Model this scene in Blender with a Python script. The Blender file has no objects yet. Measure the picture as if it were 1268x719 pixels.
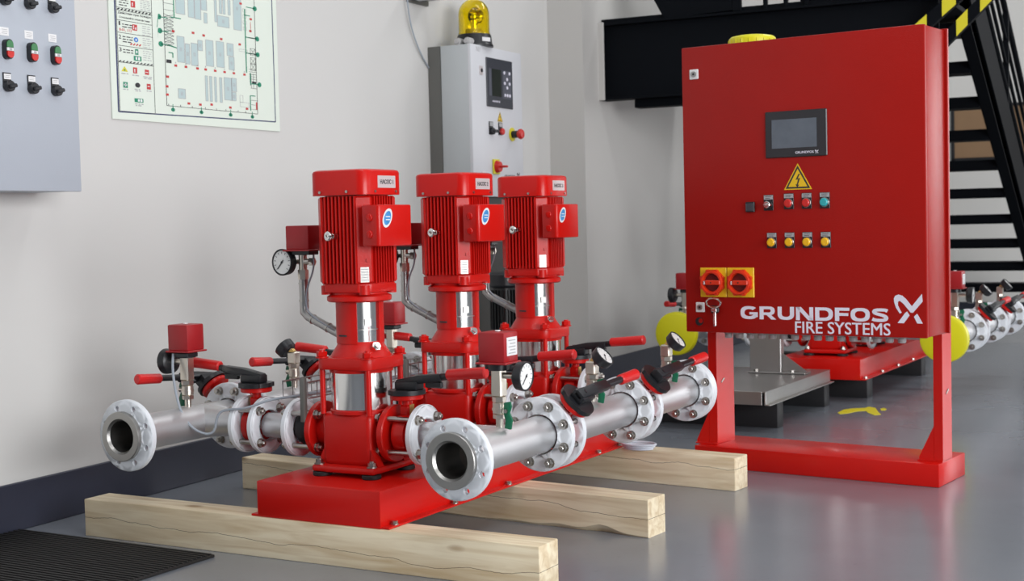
import bpy, bmesh, math, random
from mathutils import Matrix, Vector
random.seed(7)
PI = math.pi
scene = bpy.context.scene
COL = scene.collection

# ------------------------------------------------------------------ camera
def rx(a): return Matrix.Rotation(a, 4, 'X')
def rz(a): return Matrix.Rotation(a, 4, 'Z')
FPX = 1748.287                        # focal length in pixels of the 1268 px wide frame
cam_d = bpy.data.cameras.new('camera')
cam_d.sensor_fit = 'HORIZONTAL'; cam_d.sensor_width = 36.0
cam_d.lens = FPX / 1268 * 36.0
cam_d.dof.use_dof = True; cam_d.dof.focus_distance = 4.4; cam_d.dof.aperture_fstop = 5.6
cam_d.clip_start = 0.05; cam_d.clip_end = 100
cam = bpy.data.objects.new('camera', cam_d); COL.objects.link(cam)
cam.matrix_world = Matrix.Translation((0, 0, 1.0)) @ rz(0.4667345) @ rx(PI / 2 - 0.0491241) @ rz(-0.0240069)
scene.camera = cam

# ------------------------------------------------------------------ world, light, exposure
world = bpy.data.worlds.new('hall_air'); scene.world = world; world.use_nodes = True
bg = world.node_tree.nodes['Background']
bg.inputs[0].default_value = (0.80, 0.86, 0.95, 1); bg.inputs[1].default_value = 0.20
def area(name, loc, target, sx, sy, power, col):
    d = bpy.data.lights.new(name, 'AREA'); d.shape = 'RECTANGLE'; d.size = sx; d.size_y = sy
    d.energy = power; d.color = col
    o = bpy.data.objects.new(name, d); COL.objects.link(o)
    o.location = loc
    o.rotation_euler = (Vector(target) - Vector(loc)).to_track_quat('-Z', 'Y').to_euler()
    return o
area('window_light_right', (6.2, 0.6, 2.2), (-2.6, 3.6, 0.6), 6.0, 3.2, 690, (0.97, 0.98, 1.0))
area('window_light_right', (7.8, 9.5, 3.0), (-2, 8.5, 1.0), 7.0, 3.0, 110, (0.97, 0.98, 1.0))
area('gate_light_far', (3.4, 14.2, 1.9), (1.5, 5.0, 0.9), 4.6, 3.0, 250, (0.96, 0.98, 1.0))
for k in range(3):
    area('ceiling_luminaire', (0.5, 1.0 + 4.6 * k, 6.3), (0.5, 1.0 + 4.6 * k, 0), 5.0, 0.5, (110, 60, 130)[k], (0.98, 0.99, 1.0))
scene.view_settings.view_transform = 'Standard'
scene.view_settings.look = 'None'
scene.view_settings.gamma = 1.0
scene.view_settings.use_curve_mapping = False
scene.view_settings.exposure = 0.0

# ------------------------------------------------------------------ materials
MATS = {}
def P(name, rgb, rough=0.5, metal=0.0, var=0.06, vscale=6.0, bump=0.0, bscale=60.0, coat=0.0, trans=0.0,
      rvar=0.0, emit=None, spec=0.5):
    if name in MATS: return MATS[name]
    m = bpy.data.materials.new(name); m.use_nodes = True
    nt = m.node_tree; N = nt.nodes; L = nt.links
    b = N['Principled BSDF']
    b.inputs['Roughness'].default_value = rough; b.inputs['Metallic'].default_value = metal
    b.inputs['Coat Weight'].default_value = coat; b.inputs['Coat Roughness'].default_value = 0.08
    b.inputs['Transmission Weight'].default_value = trans; b.inputs['Specular IOR Level'].default_value = spec
    tc = N.new('ShaderNodeTexCoord')
    nz = N.new('ShaderNodeTexNoise'); nz.inputs['Scale'].default_value = vscale; nz.inputs['Detail'].default_value = 4
    L.new(tc.outputs['Object'], nz.inputs['Vector'])
    mx = N.new('ShaderNodeMix'); mx.data_type = 'RGBA'
    mx.inputs[6].default_value = tuple(c * (1 - var) for c in rgb) + (1,)
    mx.inputs[7].default_value = tuple(min(1, c * (1 + var)) for c in rgb) + (1,)
    L.new(nz.outputs['Fac'], mx.inputs[0]); L.new(mx.outputs[2], b.inputs['Base Color'])
    if rvar:
        mr = N.new('ShaderNodeMapRange'); mr.inputs[3].default_value = max(0.02, rough - rvar); mr.inputs[4].default_value = rough + rvar
        L.new(nz.outputs['Fac'], mr.inputs[0]); L.new(mr.outputs[0], b.inputs['Roughness'])
    if bump:
        n2 = N.new('ShaderNodeTexNoise'); n2.inputs['Scale'].default_value = bscale; n2.inputs['Detail'].default_value = 2
        L.new(tc.outputs['Object'], n2.inputs['Vector'])
        bp = N.new('ShaderNodeBump'); bp.inputs['Strength'].default_value = bump; bp.inputs['Distance'].default_value = 0.002
        L.new(n2.outputs['Fac'], bp.inputs['Height']); L.new(bp.outputs[0], b.inputs['Normal'])
    if emit:
        b.inputs['Emission Color'].default_value = emit + (1,); b.inputs['Emission Strength'].default_value = 1
    MATS[name] = m
    return m
RED = P('red_gloss_paint', (0.59, 0.007, 0.004), 0.30, coat=0.05, spec=0.32, bump=0.08, bscale=220)
REDM = P('red_cast_paint', (0.57, 0.008, 0.005), 0.36, coat=0.05, spec=0.32, bump=0.15, bscale=160)
CAB = P('red_orange_peel_paint', (0.36, 0.008, 0.005), 0.30, coat=0.0, spec=0.22, bump=0.35, bscale=420)
REDBOX = P('dark_red_box_paint', (0.36, 0.010, 0.014), 0.4, bump=0.1)
REDP = P('red_plastic_grip', (0.66, 0.015, 0.015), 0.35)
WHT = P('white_flange_paint', (0.76, 0.79, 0.83), 0.35, var=0.04, bump=0.1, bscale=90)
PIPE = P('pickled_steel', (0.71, 0.71, 0.72), 0.50, 0.95, var=0.07, vscale=7, rvar=0.06)
FACE = P('machined_steel', (0.42, 0.41, 0.39), 0.38, 1.0, var=0.08)
BORE = P('inner_steel', (0.55, 0.50, 0.46), 0.38, 1.0, var=0.15)
CHR = P('polished_steel', (0.80, 0.79, 0.77), 0.16, 1.0, var=0.05)
ZINC = P('zinc_bolt_steel', (0.46, 0.44, 0.41), 0.30, 1.0, var=0.12, vscale=40)
NICK = P('nickel_brass', (0.66, 0.61, 0.53), 0.28, 1.0, var=0.08)
BRASS = P('brass_tag', (0.62, 0.42, 0.14), 0.4, 0.6)
BLK = P('black_plastic', (0.012, 0.013, 0.016), 0.38, bump=0.05)
BLKM = P('black_metal', (0.014, 0.015, 0.018), 0.3)
RUB = P('black_rubber', (0.010, 0.010, 0.011), 0.6)
STAIRM = P('black_structural_paint', (0.004, 0.005, 0.007), 0.6, spec=0.06)
GREEN = P('green_lever', (0.0, 0.13, 0.06), 0.35)
DIAL = P('dial_white', (0.82, 0.82, 0.80), 0.3, coat=0.6, var=0.01)
PAPER = P('label_white', (0.80, 0.80, 0.80), 0.45, var=0.02)
SILV = P('silver_label', (0.72, 0.66, 0.66), 0.35, 0.3, var=0.05)
LET = P('white_lettering', (0.80, 0.78, 0.88), 0.4, var=0.01)
GREYB = P('light_grey_cabinet_paint', (0.45, 0.49, 0.55), 0.42, var=0.03, bump=0.12, bscale=300)
GREYD = P('dark_grey_paint_and_shade', (0.13, 0.13, 0.12), 0.45, var=0.06)  # bar and bracket paint; also the painted shade on the grey cabinet side
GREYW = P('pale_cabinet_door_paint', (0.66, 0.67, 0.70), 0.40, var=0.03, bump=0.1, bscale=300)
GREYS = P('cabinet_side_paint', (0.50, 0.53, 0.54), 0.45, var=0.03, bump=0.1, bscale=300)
YEL = P('yellow_plate', (0.85, 0.55, 0.012), 0.4)
YELB = P('yellow_cover_plastic', (0.72, 0.68, 0.010), 0.38, var=0.05)
YELS = P('yellow_button', (0.90, 0.50, 0.01), 0.3)
YELT = P('hazard_yellow', (0.70, 0.62, 0.02), 0.5)
REDR = P('orange_red_plastic', (0.70, 0.035, 0.008), 0.38)
REDD = P('deep_red_recess', (0.18, 0.008, 0.006), 0.45)
TURQ = P('turquoise_button', (0.03, 0.42, 0.45), 0.3)
GRNB = P('green_button', (0.05, 0.22, 0.08), 0.35)
REDS = P('red_button', (0.62, 0.02, 0.015), 0.3)
LGREY = P('grey_label', (0.42, 0.42, 0.43), 0.45, var=0.1, vscale=300)
SCR = P('lcd_screen', (0.11, 0.13, 0.16), 0.12, var=0.25, vscale=14)
SCR2 = P('lcd_dark', (0.03, 0.035, 0.03), 0.2, var=0.2, vscale=14)
HMI = P('panel_black', (0.022, 0.022, 0.026), 0.35)
HMI2 = P('panel_slate', (0.045, 0.048, 0.06), 0.4)
HMI3 = P('panel_slate_light', (0.10, 0.105, 0.13), 0.4)
DOME = P('yellow_dome_plastic', (1.0, 0.85, 0.03), 0.06, trans=1.0, var=0.0)
REFL = P('beacon_reflector', (0.85, 0.8, 0.5), 0.15, 1.0)
CARD = P('brown_board', (0.28, 0.17, 0.09), 0.7, var=0.1)
CABLE = P('grey_cable', (0.34, 0.38, 0.43), 0.45)
WIRE = P('wire_steel', (0.42, 0.42, 0.42), 0.35, 0.9)
TRAY = P('stainless_sheet', (0.42, 0.41, 0.40), 0.34, 1.0, var=0.12, vscale=5)
BTIM = P('black_stained_timber', (0.012, 0.012, 0.014), 0.55, var=0.3, vscale=12)
GLAND = P('pale_gland_plastic', (0.48, 0.47, 0.47), 0.4)
MATR = P('mat_rubber', (0.010, 0.009, 0.009), 0.55, var=0.3, vscale=20)
FYEL = P('floor_paint_yellow', (0.72, 0.62, 0.02), 0.5, var=0.12, vscale=30)
INKN = P('ink_navy', (0.045, 0.055, 0.14), 0.6)
INKK = P('ink_black', (0.03, 0.03, 0.035), 0.6)
INKR = P('ink_red', (0.55, 0.05, 0.05), 0.6)
INKG = P('ink_green', (0.02, 0.26, 0.15), 0.6)
INKB = P('ink_blue', (0.05, 0.22, 0.62), 0.6)
INKL = P('ink_pale_blue', (0.48, 0.60, 0.60), 0.6, var=0.03)
SHEET = P('poster_paper', (0.74, 0.81, 0.72), 0.5, var=0.015)
STK = P('sticker_blue', (0.06, 0.30, 0.66), 0.35, var=0.5, vscale=40)
BASEB = P('baseboard_paint', (0.026, 0.029, 0.048), 0.42, var=0.12, vscale=5, bump=0.2, bscale=30)
BLKPUMP = P('black_pump_paint', (0.010, 0.011, 0.012), 0.35)

def wall_mat(name, rgb, rough):
    m = P(name, rgb, rough, var=0.025, vscale=0.9, bump=0.06, bscale=25)
    return m
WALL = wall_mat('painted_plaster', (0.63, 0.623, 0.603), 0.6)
PILM = wall_mat('plaster_pilaster_shaded', (0.53, 0.518, 0.495), 0.6)  # same paint as the wall, darkened for the weaker light on the pilaster
FARW = wall_mat('far_wall_paint', (0.74, 0.73, 0.70), 0.7)
CEILM = wall_mat('ceiling_grey', (0.5, 0.5, 0.5), 0.8)
HALLW = wall_mat('hall_grey', (0.30, 0.31, 0.33), 0.8)

def floor_mat():
    m = bpy.data.materials.new('grey_epoxy_floor'); m.use_nodes = True
    nt = m.node_tree; N = nt.nodes; L = nt.links; b = N['Principled BSDF']
    tc = N.new('ShaderNodeTexCoord')
    n1 = N.new('ShaderNodeTexNoise'); n1.inputs['Scale'].default_value = 1.3; n1.inputs['Detail'].default_value = 6
    n2 = N.new('ShaderNodeTexNoise'); n2.inputs['Scale'].default_value = 38; n2.inputs['Detail'].default_value = 3
    L.new(tc.outputs['Object'], n1.inputs['Vector']); L.new(tc.outputs['Object'], n2.inputs['Vector'])
    r = N.new('ShaderNodeValToRGB')
    r.color_ramp.elements[0].position = 0.3; r.color_ramp.elements[0].color = (0.180, 0.196, 0.222, 1)
    r.color_ramp.elements[1].position = 0.72; r.color_ramp.elements[1].color = (0.218, 0.237, 0.270, 1)
    L.new(n1.outputs['Fac'], r.inputs[0])
    r2 = N.new('ShaderNodeValToRGB')                     # small scuffs
    r2.color_ramp.elements[0].position = 0.25; r2.color_ramp.elements[0].color = (0.75, 0.75, 0.75, 1)
    r2.color_ramp.elements[1].position = 0.36; r2.color_ramp.elements[1].color = (1, 1, 1, 1)
    L.new(n2.outputs['Fac'], r2.inputs[0])
    mu = N.new('ShaderNodeMix'); mu.data_type = 'RGBA'; mu.blend_type = 'MULTIPLY'; mu.inputs[0].default_value = 0.35
    L.new(r.outputs[0], mu.inputs[6]); L.new(r2.outputs[0], mu.inputs[7]); L.new(mu.outputs[2], b.inputs['Base Color'])
    mr = N.new('ShaderNodeMapRange'); mr.inputs[3].default_value = 0.16; mr.inputs[4].default_value = 0.28; b.inputs['Specular IOR Level'].default_value = 0.9
    L.new(n1.outputs['Fac'], mr.inputs[0]); L.new(mr.outputs[0], b.inputs['Roughness'])
    bp = N.new('ShaderNodeBump'); bp.inputs['Strength'].default_value = 0.02; bp.inputs['Distance'].default_value = 0.001
    L.new(n2.outputs['Fac'], bp.inputs['Height']); L.new(bp.outputs[0], b.inputs['Normal'])
    return m
FLOORM = floor_mat()

def wood_mat(name, seed, crack_z):
    """sawn spruce: grain along X, knots, and one wandering drying crack on the long faces"""
    m = bpy.data.materials.new(name); m.use_nodes = True
    nt = m.node_tree; N = nt.nodes; L = nt.links; b = N['Principled BSDF']
    b.inputs['Roughness'].default_value = 0.62
    tc = N.new('ShaderNodeTexCoord')
    mp = N.new('ShaderNodeMapping'); mp.inputs['Scale'].default_value = (1.3, 16, 16); mp.inputs['Location'].default_value = (seed, seed * 2, 0)
    L.new(tc.outputs['Object'], mp.inputs['Vector'])
    n1 = N.new('ShaderNodeTexNoise'); n1.inputs['Scale'].default_value = 2.2; n1.inputs['Detail'].default_value = 7; n1.inputs['Distortion'].default_value = 0.6
    L.new(mp.outputs[0], n1.inputs['Vector'])
    r = N.new('ShaderNodeValToRGB')
    e = r.color_ramp.elements
    e[0].position = 0.28; e[0].color = (0.60, 0.45, 0.265, 1)
    e[1].position = 0.62; e[1].color = (0.84, 0.73, 0.53, 1)
    L.new(n1.outputs['Fac'], r.inputs[0])
    # knots
    mp2 = N.new('ShaderNodeMapping'); mp2.inputs['Scale'].default_value = (3.1, 5.5, 8.5); mp2.inputs['Location'].default_value = (seed * 1.7, seed, seed * 0.4)
    L.new(tc.outputs['Object'], mp2.inputs['Vector'])
    vo = N.new('ShaderNodeTexVoronoi'); vo.inputs['Scale'].default_value = 1.0
    L.new(mp2.outputs[0], vo.inputs['Vector'])
    rk = N.new('ShaderNodeValToRGB')
    rk.color_ramp.elements[0].position = 0.05; rk.color_ramp.elements[0].color = (0.42, 0.30, 0.2, 1)
    rk.color_ramp.elements[1].position = 0.13; rk.color_ramp.elements[1].color = (1, 1, 1, 1)
    L.new(vo.outputs['Distance'], rk.inputs[0])
    mu = N.new('ShaderNodeMix'); mu.data_type = 'RGBA'; mu.blend_type = 'MULTIPLY'; mu.inputs[0].default_value = 0.8
    L.new(r.outputs[0], mu.inputs[6]); L.new(rk.outputs[0], mu.inputs[7])
    # crack
    sp = N.new('ShaderNodeSeparateXYZ'); L.new(tc.outputs['Object'], sp.inputs[0])
    nx = N.new('ShaderNodeTexNoise'); nx.noise_dimensions = '1D'; nx.inputs['Scale'].default_value = 2.4; nx.inputs['Detail'].default_value = 5
    ad = N.new('ShaderNodeMath'); ad.operation = 'ADD'; ad.inputs[1].default_value = seed * 3
    L.new(sp.outputs[0], ad.inputs[0]); L.new(ad.outputs[0], nx.inputs['W'])
    sc = N.new('ShaderNodeMapRange'); sc.inputs[3].default_value = crack_z - 0.03; sc.inputs[4].default_value = crack_z + 0.03
    L.new(nx.outputs['Fac'], sc.inputs[0])
    sl = N.new('ShaderNodeMath'); sl.operation = 'MULTIPLY_ADD'; sl.inputs[1].default_value = -0.014
    L.new(sp.outputs[0], sl.inputs[0]); L.new(sc.outputs[0], sl.inputs[2])
    su = N.new('ShaderNodeMath'); su.operation = 'SUBTRACT'; L.new(sp.outputs[2], su.inputs[0]); L.new(sl.outputs[0], su.inputs[1])
    ab = N.new('ShaderNodeMath'); ab.operation = 'ABSOLUTE'; L.new(su.outputs[0], ab.inputs[0])
    lt = N.new('ShaderNodeMath'); lt.operation = 'LESS_THAN'; lt.inputs[1].default_value = 0.0007; L.new(ab.outputs[0], lt.inputs[0])
    mk = N.new('ShaderNodeMix'); mk.data_type = 'RGBA'
    L.new(lt.outputs[0], mk.inputs[0]); L.new(mu.outputs[2], mk.inputs[6]); mk.inputs[7].default_value = (0.13, 0.085, 0.05, 1)
    L.new(mk.outputs[2], b.inputs['Base Color'])
    bp = N.new('ShaderNodeBump'); bp.inputs['Strength'].default_value = 0.15; bp.inputs['Distance'].default_value = 0.003
    L.new(n1.outputs['Fac'], bp.inputs['Height']); L.new(bp.outputs[0], b.inputs['Normal'])
    return m

# ------------------------------------------------------------------ mesh helpers
def basis(ax):
    ax = Vector(ax).normalized()
    t = Vector((0, 0, 1)) if abs(ax.z) < 0.9 else Vector((1, 0, 0))
    u = t.cross(ax).normalized(); v = ax.cross(u)
    return u, v, ax
class MB:
    def __init__(s, *mats): s.bm = bmesh.new(); s.mats = list(mats)
    def mi(s, m):
        if m is None: return 0
        if m not in s.mats: s.mats.append(m)
        return s.mats.index(m)
    def poly(s, pts, m=None):
        f = s.bm.faces.new([s.bm.verts.new(p) for p in pts]); f.material_index = s.mi(m); return f
    def _mesh(s, vs, fs, m=None):
        V = [s.bm.verts.new(p) for p in vs]; k = s.mi(m)
        for f in fs:
            try:
                fc = s.bm.faces.new([V[i] for i in f]); fc.material_index = k
            except ValueError: pass
        return V
    def box(s, c, d, bev=0.0, m=None, rot=None, seg=1):
        b = bmesh.new(); bmesh.ops.create_cube(b, size=1.0)
        for v in b.verts: v.co = Vector((v.co.x * d[0], v.co.y * d[1], v.co.z * d[2]))
        if bev: bmesh.ops.bevel(b, geom=b.edges[:], offset=bev, segments=seg, affect='EDGES', profile=0.5)
        return s._add(b, c, rot, m)
    def _add(s, b, c, rot, m):
        b.verts.index_update(); R = rot if rot is not None else Matrix.Identity(3); c = Vector(c)
        s._mesh([R @ v.co + c for v in b.verts], [[v.index for v in f.verts] for f in b.faces], m); b.free()
    def prism(s, pts, vec, m=None, bev=0.0):
        """closed planar polygon (3-D points) pushed along vec"""
        vec = Vector(vec); b = bmesh.new()
        A = [b.verts.new(Vector(p)) for p in pts]; B = [b.verts.new(Vector(p) + vec) for p in pts]; n = len(pts)
        b.faces.new(A[::-1]); b.faces.new(B)
        for i in range(n): b.faces.new([A[i], A[(i + 1) % n], B[(i + 1) % n], B[i]])
        bmesh.ops.recalc_face_normals(b, faces=b.faces[:])
        if bev: bmesh.ops.bevel(b, geom=b.edges[:], offset=bev, segments=2, affect='EDGES', profile=0.5)
        s._add(b, (0, 0, 0), None, m)
    def lathe(s, prof, p0=(0, 0, 0), ax=(0, 0, 1), n=24, m=None, a0=0.0, a1=None, closed=False):
        """profile of (radius, height) turned about ax through p0; closed joins last to first"""
        u, v, w = basis(ax); p0 = Vector(p0)
        full = a1 is None; span = 2 * PI if full else a1 - a0
        cols = n if full else n + 1
        vs = []
        for j in range(cols):
            a = a0 + span * j / n
            d = u * math.cos(a) + v * math.sin(a)
            for r, h in prof: vs.append(p0 + d * max(r, 1e-5) + w * h)
        k = len(prof); fs = []
        segs = k if closed else k - 1
        for j in range(n):
            j2 = (j + 1) % cols
            for i in range(segs):
                i2 = (i + 1) % k
                fs.append([j * k + i, j2 * k + i, j2 * k + i2, j * k + i2])
        if not full and closed:
            fs.append([i for i in range(k)][::-1]); fs.append([n * k + i for i in range(k)])
        s._mesh(vs, fs, m)
    def cyl(s, p0, p1, r, r1=None, n=20, m=None, bev=0.0):
        p0 = Vector(p0); p1 = Vector(p1); h = (p1 - p0).length; r1 = r if r1 is None else r1
        if bev: prof = [(0, 0), (r - bev, 0), (r, bev), (r1, h - bev), (r1 - bev, h), (0, h)]
        else: prof = [(0, 0), (r, 0), (r1, h), (0, h)]
        s.lathe(prof, p0, p1 - p0, n, m)
    def tube(s, pts, r, n=10, m=None, smooth=0):
        P_ = [Vector(p) for p in pts]
        for _ in range(smooth):
            Q = [P_[0]]
            for a, b in zip(P_, P_[1:]): Q += [a * 0.75 + b * 0.25, a * 0.25 + b * 0.75]
            P_ = Q + [P_[-1]]
        vs = []; prev = None
        for i, p in enumerate(P_):
            t = (P_[min(i + 1, len(P_) - 1)] - P_[max(i - 1, 0)]).normalized()
            if prev is None: u, v, _w = basis(t)
            else:
                u = (prev - t * prev.dot(t)).normalized(); v = t.cross(u)
            prev = u
            for k in range(n): vs.append(p + (u * math.cos(2 * PI * k / n) + v * math.sin(2 * PI * k / n)) * r)
        fs = []
        for i in range(len(P_) - 1):
            for k in range(n):
                k2 = (k + 1) % n
                fs.append([i * n + k, i * n + k2, (i + 1) * n + k2, (i + 1) * n + k])
        fs.append(list(range(n))[::-1]); fs.append([(len(P_) - 1) * n + k for k in range(n)])
        s._mesh(vs, fs, m)
    def holed_disc(s, p0, ax, ro, ri, t, nh, rb, rh, m=None, off=0.0, c=0.003):
        """flange collar: annulus with nh real bolt holes"""
        u, v, w = basis(ax); p0 = Vector(p0); K = 16; k = s.mi(m)
        def pt(r, a, h): return p0 + (u * math.cos(a) + v * math.sin(a)) * r + w * h
        for side, h in ((0, 0.0), (1, t)):
            for i in range(nh):
                ac = off + 2 * PI * i / nh; hw = PI / nh
                B = []
                for j in range(K):
                    f = j / K * 4; e = int(f); q = f - e
                    if e == 0: r, a = ri + (ro - c - ri) * q, ac + hw
                    elif e == 1: r, a = ro - c, ac + hw - 2 * hw * q
                    elif e == 2: r, a = ro - c - (ro - c - ri) * q, ac - hw
                    else: r, a = ri, ac - hw + 2 * hw * q
                    B.append(pt(r, a, h))
                cc = pt(rb, ac, h)
                er = u * math.cos(ac) + v * math.sin(ac); et = -u * math.sin(ac) + v * math.cos(ac)
                Hs = []
                for p in B:
                    d = p - cc; x, y = d.dot(er), d.dot(et); l = math.hypot(x, y)
                    Hs.append(cc + (er * x + et * y) / l * rh)
                vb = [s.bm.verts.new(p) for p in B]; vh = [s.bm.verts.new(p) for p in Hs]
                for j in range(K):
                    j2 = (j + 1) % K
                    f = s.bm.faces.new([vb[j], vb[j2], vh[j2], vh[j]]); f.material_index = k
                if side == 0:
                    v2 = [s.bm.verts.new(p + w * t) for p in Hs]
                    for j in range(K):
                        j2 = (j + 1) % K
                        f = s.bm.faces.new([vh[j], vh[j2], v2[j2], v2[j]]); f.material_index = k
        s.lathe([(ro - c, 0), (ro, c), (ro, t - c), (ro - c, t)], p0, ax, 48, m)
        s.lathe([(ri, 0), (ri, t)], p0, ax, 48, m)
    def mesh(s, name, smooth=35):
        bmesh.ops.remove_doubles(s.bm, verts=s.bm.verts[:], dist=1e-6)
        bmesh.ops.recalc_face_normals(s.bm, faces=s.bm.faces[:])
        me = bpy.data.meshes.new(name); s.bm.to_mesh(me); s.bm.free()
        for m in s.mats: me.materials.append(m)
        if smooth:
            for p in me.polygons: p.use_smooth = True
            me.set_sharp_from_angle(angle=math.radians(smooth))
        return me
CACHE = {}
def cached(key, fn):
    if key not in CACHE: CACHE[key] = fn()
    return CACHE[key]
def O(name, me, parent=None, loc=(0, 0, 0), rot=None):
    if isinstance(me, MB): me = me.mesh(name)
    o = bpy.data.objects.new(name, me); COL.objects.link(o)
    M_ = Matrix.Translation(loc)
    if rot is not None: M_ = M_ @ (rot if len(rot) == 4 else rot.to_4x4())
    if parent: o.parent = parent
    o.matrix_local = M_
    return o
def thing(name, label, cat, M_=None, group=None):
    o = bpy.data.objects.new(name, None); COL.objects.link(o); o.empty_display_size = 0.05
    if M_ is not None: o.matrix_world = M_
    return tag(o, label, cat, group)
def tag(o, label, cat, group=None):
    o['label'] = label; o['category'] = cat
    if group: o['group'] = group
    return o
def struct(name, mb, parent=None):
    o = O(name, mb, parent)
    if not parent: o['kind'] = 'structure'
    return o
def frame(x, z):
    x = Vector(x).normalized(); z = Vector(z).normalized(); y = z.cross(x)
    return Matrix(((x.x, y.x, z.x), (x.y, y.y, z.y), (x.z, y.z, z.z)))
def text_mesh(s, w, h, mat, depth=0.0006, bold=0.0, fat=0.0):
    """lettering lying in local XZ (facing -Y), fitted to width w and height h, lower left corner at the origin"""
    cu = bpy.data.curves.new('lettering', 'FONT'); cu.body = s; cu.size = 1.0; cu.offset = bold; cu.resolution_u = 3
    ob = bpy.data.objects.new('lettering_tmp', cu); COL.objects.link(ob)
    dg = bpy.context.evaluated_depsgraph_get(); dg.update()
    me = bpy.data.meshes.new_from_object(ob.evaluated_get(dg))
    bpy.data.objects.remove(ob); bpy.data.curves.remove(cu)
    xs = [v.co.x for v in me.vertices]; ys = [v.co.y for v in me.vertices]
    if not xs: return me
    x0, x1, y0, y1 = min(xs), max(xs), min(ys), max(ys)
    bm = bmesh.new(); bm.from_mesh(me)
    for v in bm.verts: v.co = Vector(((v.co.x - x0) / (x1 - x0) * w, 0, (v.co.y - y0) / (y1 - y0) * h))
    for f in bm.faces:
        f.normal_update()
    g = bmesh.ops.extrude_face_region(bm, geom=bm.faces[:])
    for e in g['geom']:
        if isinstance(e, bmesh.types.BMVert): e.co.y -= depth
    if fat:                              # heavier strokes: the same outlines again, shifted a hair and stepped in depth
        src = bm.verts[:] + bm.edges[:] + bm.faces[:]
        for k, (dx, dz) in enumerate(((1, 0), (0, 0.5), (1, 0.5))):
            d = bmesh.ops.duplicate(bm, geom=src)
            for e in d['geom']:
                if isinstance(e, bmesh.types.BMVert): e.co.x += dx * fat; e.co.z += dz * fat; e.co.y -= 0.00004 * (k + 1) if e.co.y < -depth / 2 else 0
    bmesh.ops.recalc_face_normals(bm, faces=bm.faces[:])
    bm.to_mesh(me); bm.free()
    me.materials.clear(); me.materials.append(mat)
    for p in me.polygons: p.material_index = 0; p.use_smooth = False
    return me
FACE_X = Matrix.Rotation(PI / 2, 4, 'Z')       # turns a -Y facing sheet to face +X (its X runs along +Y)

# ------------------------------------------------------------------ frames of reference
WX, PX = -3.6247, -3.3955                       # left wall plane, pilaster plane
SA = math.radians(-2.8441); CA = math.radians(-8.5559)
UM, V0 = -2.56556, 3.30926
def skid_frame(dx=0.0, dy=0.0):                 # pump skid frame: X across, Y along the skid, Z up from the floor
    return rz(SA) @ Matrix.Translation((UM + dx, V0 + dy, 0))

# ------------------------------------------------------------------ setting
b = MB(FLOORM); b.box((2.5, 3, -0.05), (13.0, 24, 0.1)); struct('floor', b)
b = MB(WALL); b.box((WX - 0.1, 0.4, 3.2), (0.2, 14.7, 6.4)); struct('wall_left', b)
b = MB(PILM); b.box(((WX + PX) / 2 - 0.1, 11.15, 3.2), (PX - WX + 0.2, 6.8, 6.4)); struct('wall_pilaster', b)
b = MB(FARW); b.box((2.5, 14.4, 3.2), (12.0, 0.2, 6.4)); struct('wall_far', b)
b = MB(HALLW); b.box((8.6, 4, 3.2), (0.2, 21, 6.4)); struct('wall_right', b)
b = MB(HALLW); b.box((2.5, -7.0, 3.2), (12.4, 0.2, 6.4)); struct('wall_back', b)
b = MB(CEILM); b.box((2.5, 3.7, 6.5), (12.6, 21.6, 0.15)); struct('ceiling', b)
b = MB(BASEB); b.box((WX + 0.006, 0.4, 0.0815), (0.012, 14.7, 0.163), 0.003); struct('baseboard_left', b)
b = MB(BASEB)
b.box(((WX + PX) / 2 + 0.006, 7.745, 0.07), (PX - WX + 0.012, 0.012, 0.14), 0.003)
b.box((PX + 0.006, 11.0, 0.07), (0.012, 6.5, 0.14), 0.003); struct('baseboard_pilaster', b)
b = MB(BASEB); b.box((2.5, 14.29, 0.05), (11.8, 0.02, 0.11), 0.003); struct('baseboard_far', b)

# ------------------------------------------------------------------ pump set parts
ZM = 0.36        # pipe axis height
def m_bolt(L):   # stud with hex nuts and washers, along local X, centred
    b = MB(ZINC)
    b.cyl((-L / 2 - 0.023, 0, 0), (L / 2 + 0.023, 0, 0), 0.0078, n=12, bev=0.002)
    for s in (-1, 1):
        b.cyl((s * L / 2, 0, 0), (s * (L / 2 + 0.0025), 0, 0), 0.0155, n=16)
        b.cyl((s * (L / 2 + 0.0025), 0, 0), (s * (L / 2 + 0.014), 0, 0), 0.0135, n=6)
    return b.mesh('bolt', 30)
def m_collar(D, t, rb, nh, rh):   # white loose collar, axis X from 0 to t
    b = MB(WHT, RUB); b.holed_disc((0, 0, 0), (1, 0, 0), D / 2, D * 0.272, t, nh, rb, rh, WHT, off=PI / nh)
    return b.mesh('flange', 35)
def m_stub(rp, rf):               # welded stub end inside an open flange
    b = MB(FACE)
    b.lathe([(rp - 0.006, -0.11), (rp - 0.006, 0.012), (rp, 0.02), (rf - 0.002, 0.02), (rf, 0.018), (rf, 0.006), (rp + 0.002, 0.004)], (0, 0, 0), (-1, 0, 0), 40)
    b.lathe([(rp - 0.0058, -0.40), (rp - 0.0058, -0.10)], (0, 0, 0), (-1, 0, 0), 40, BORE)
    b.cyl((0.30, 0, 0), (0.302, 0, 0), rp - 0.006, n=40, m=BORE)
    return b.mesh('stub_end', 35)
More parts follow.
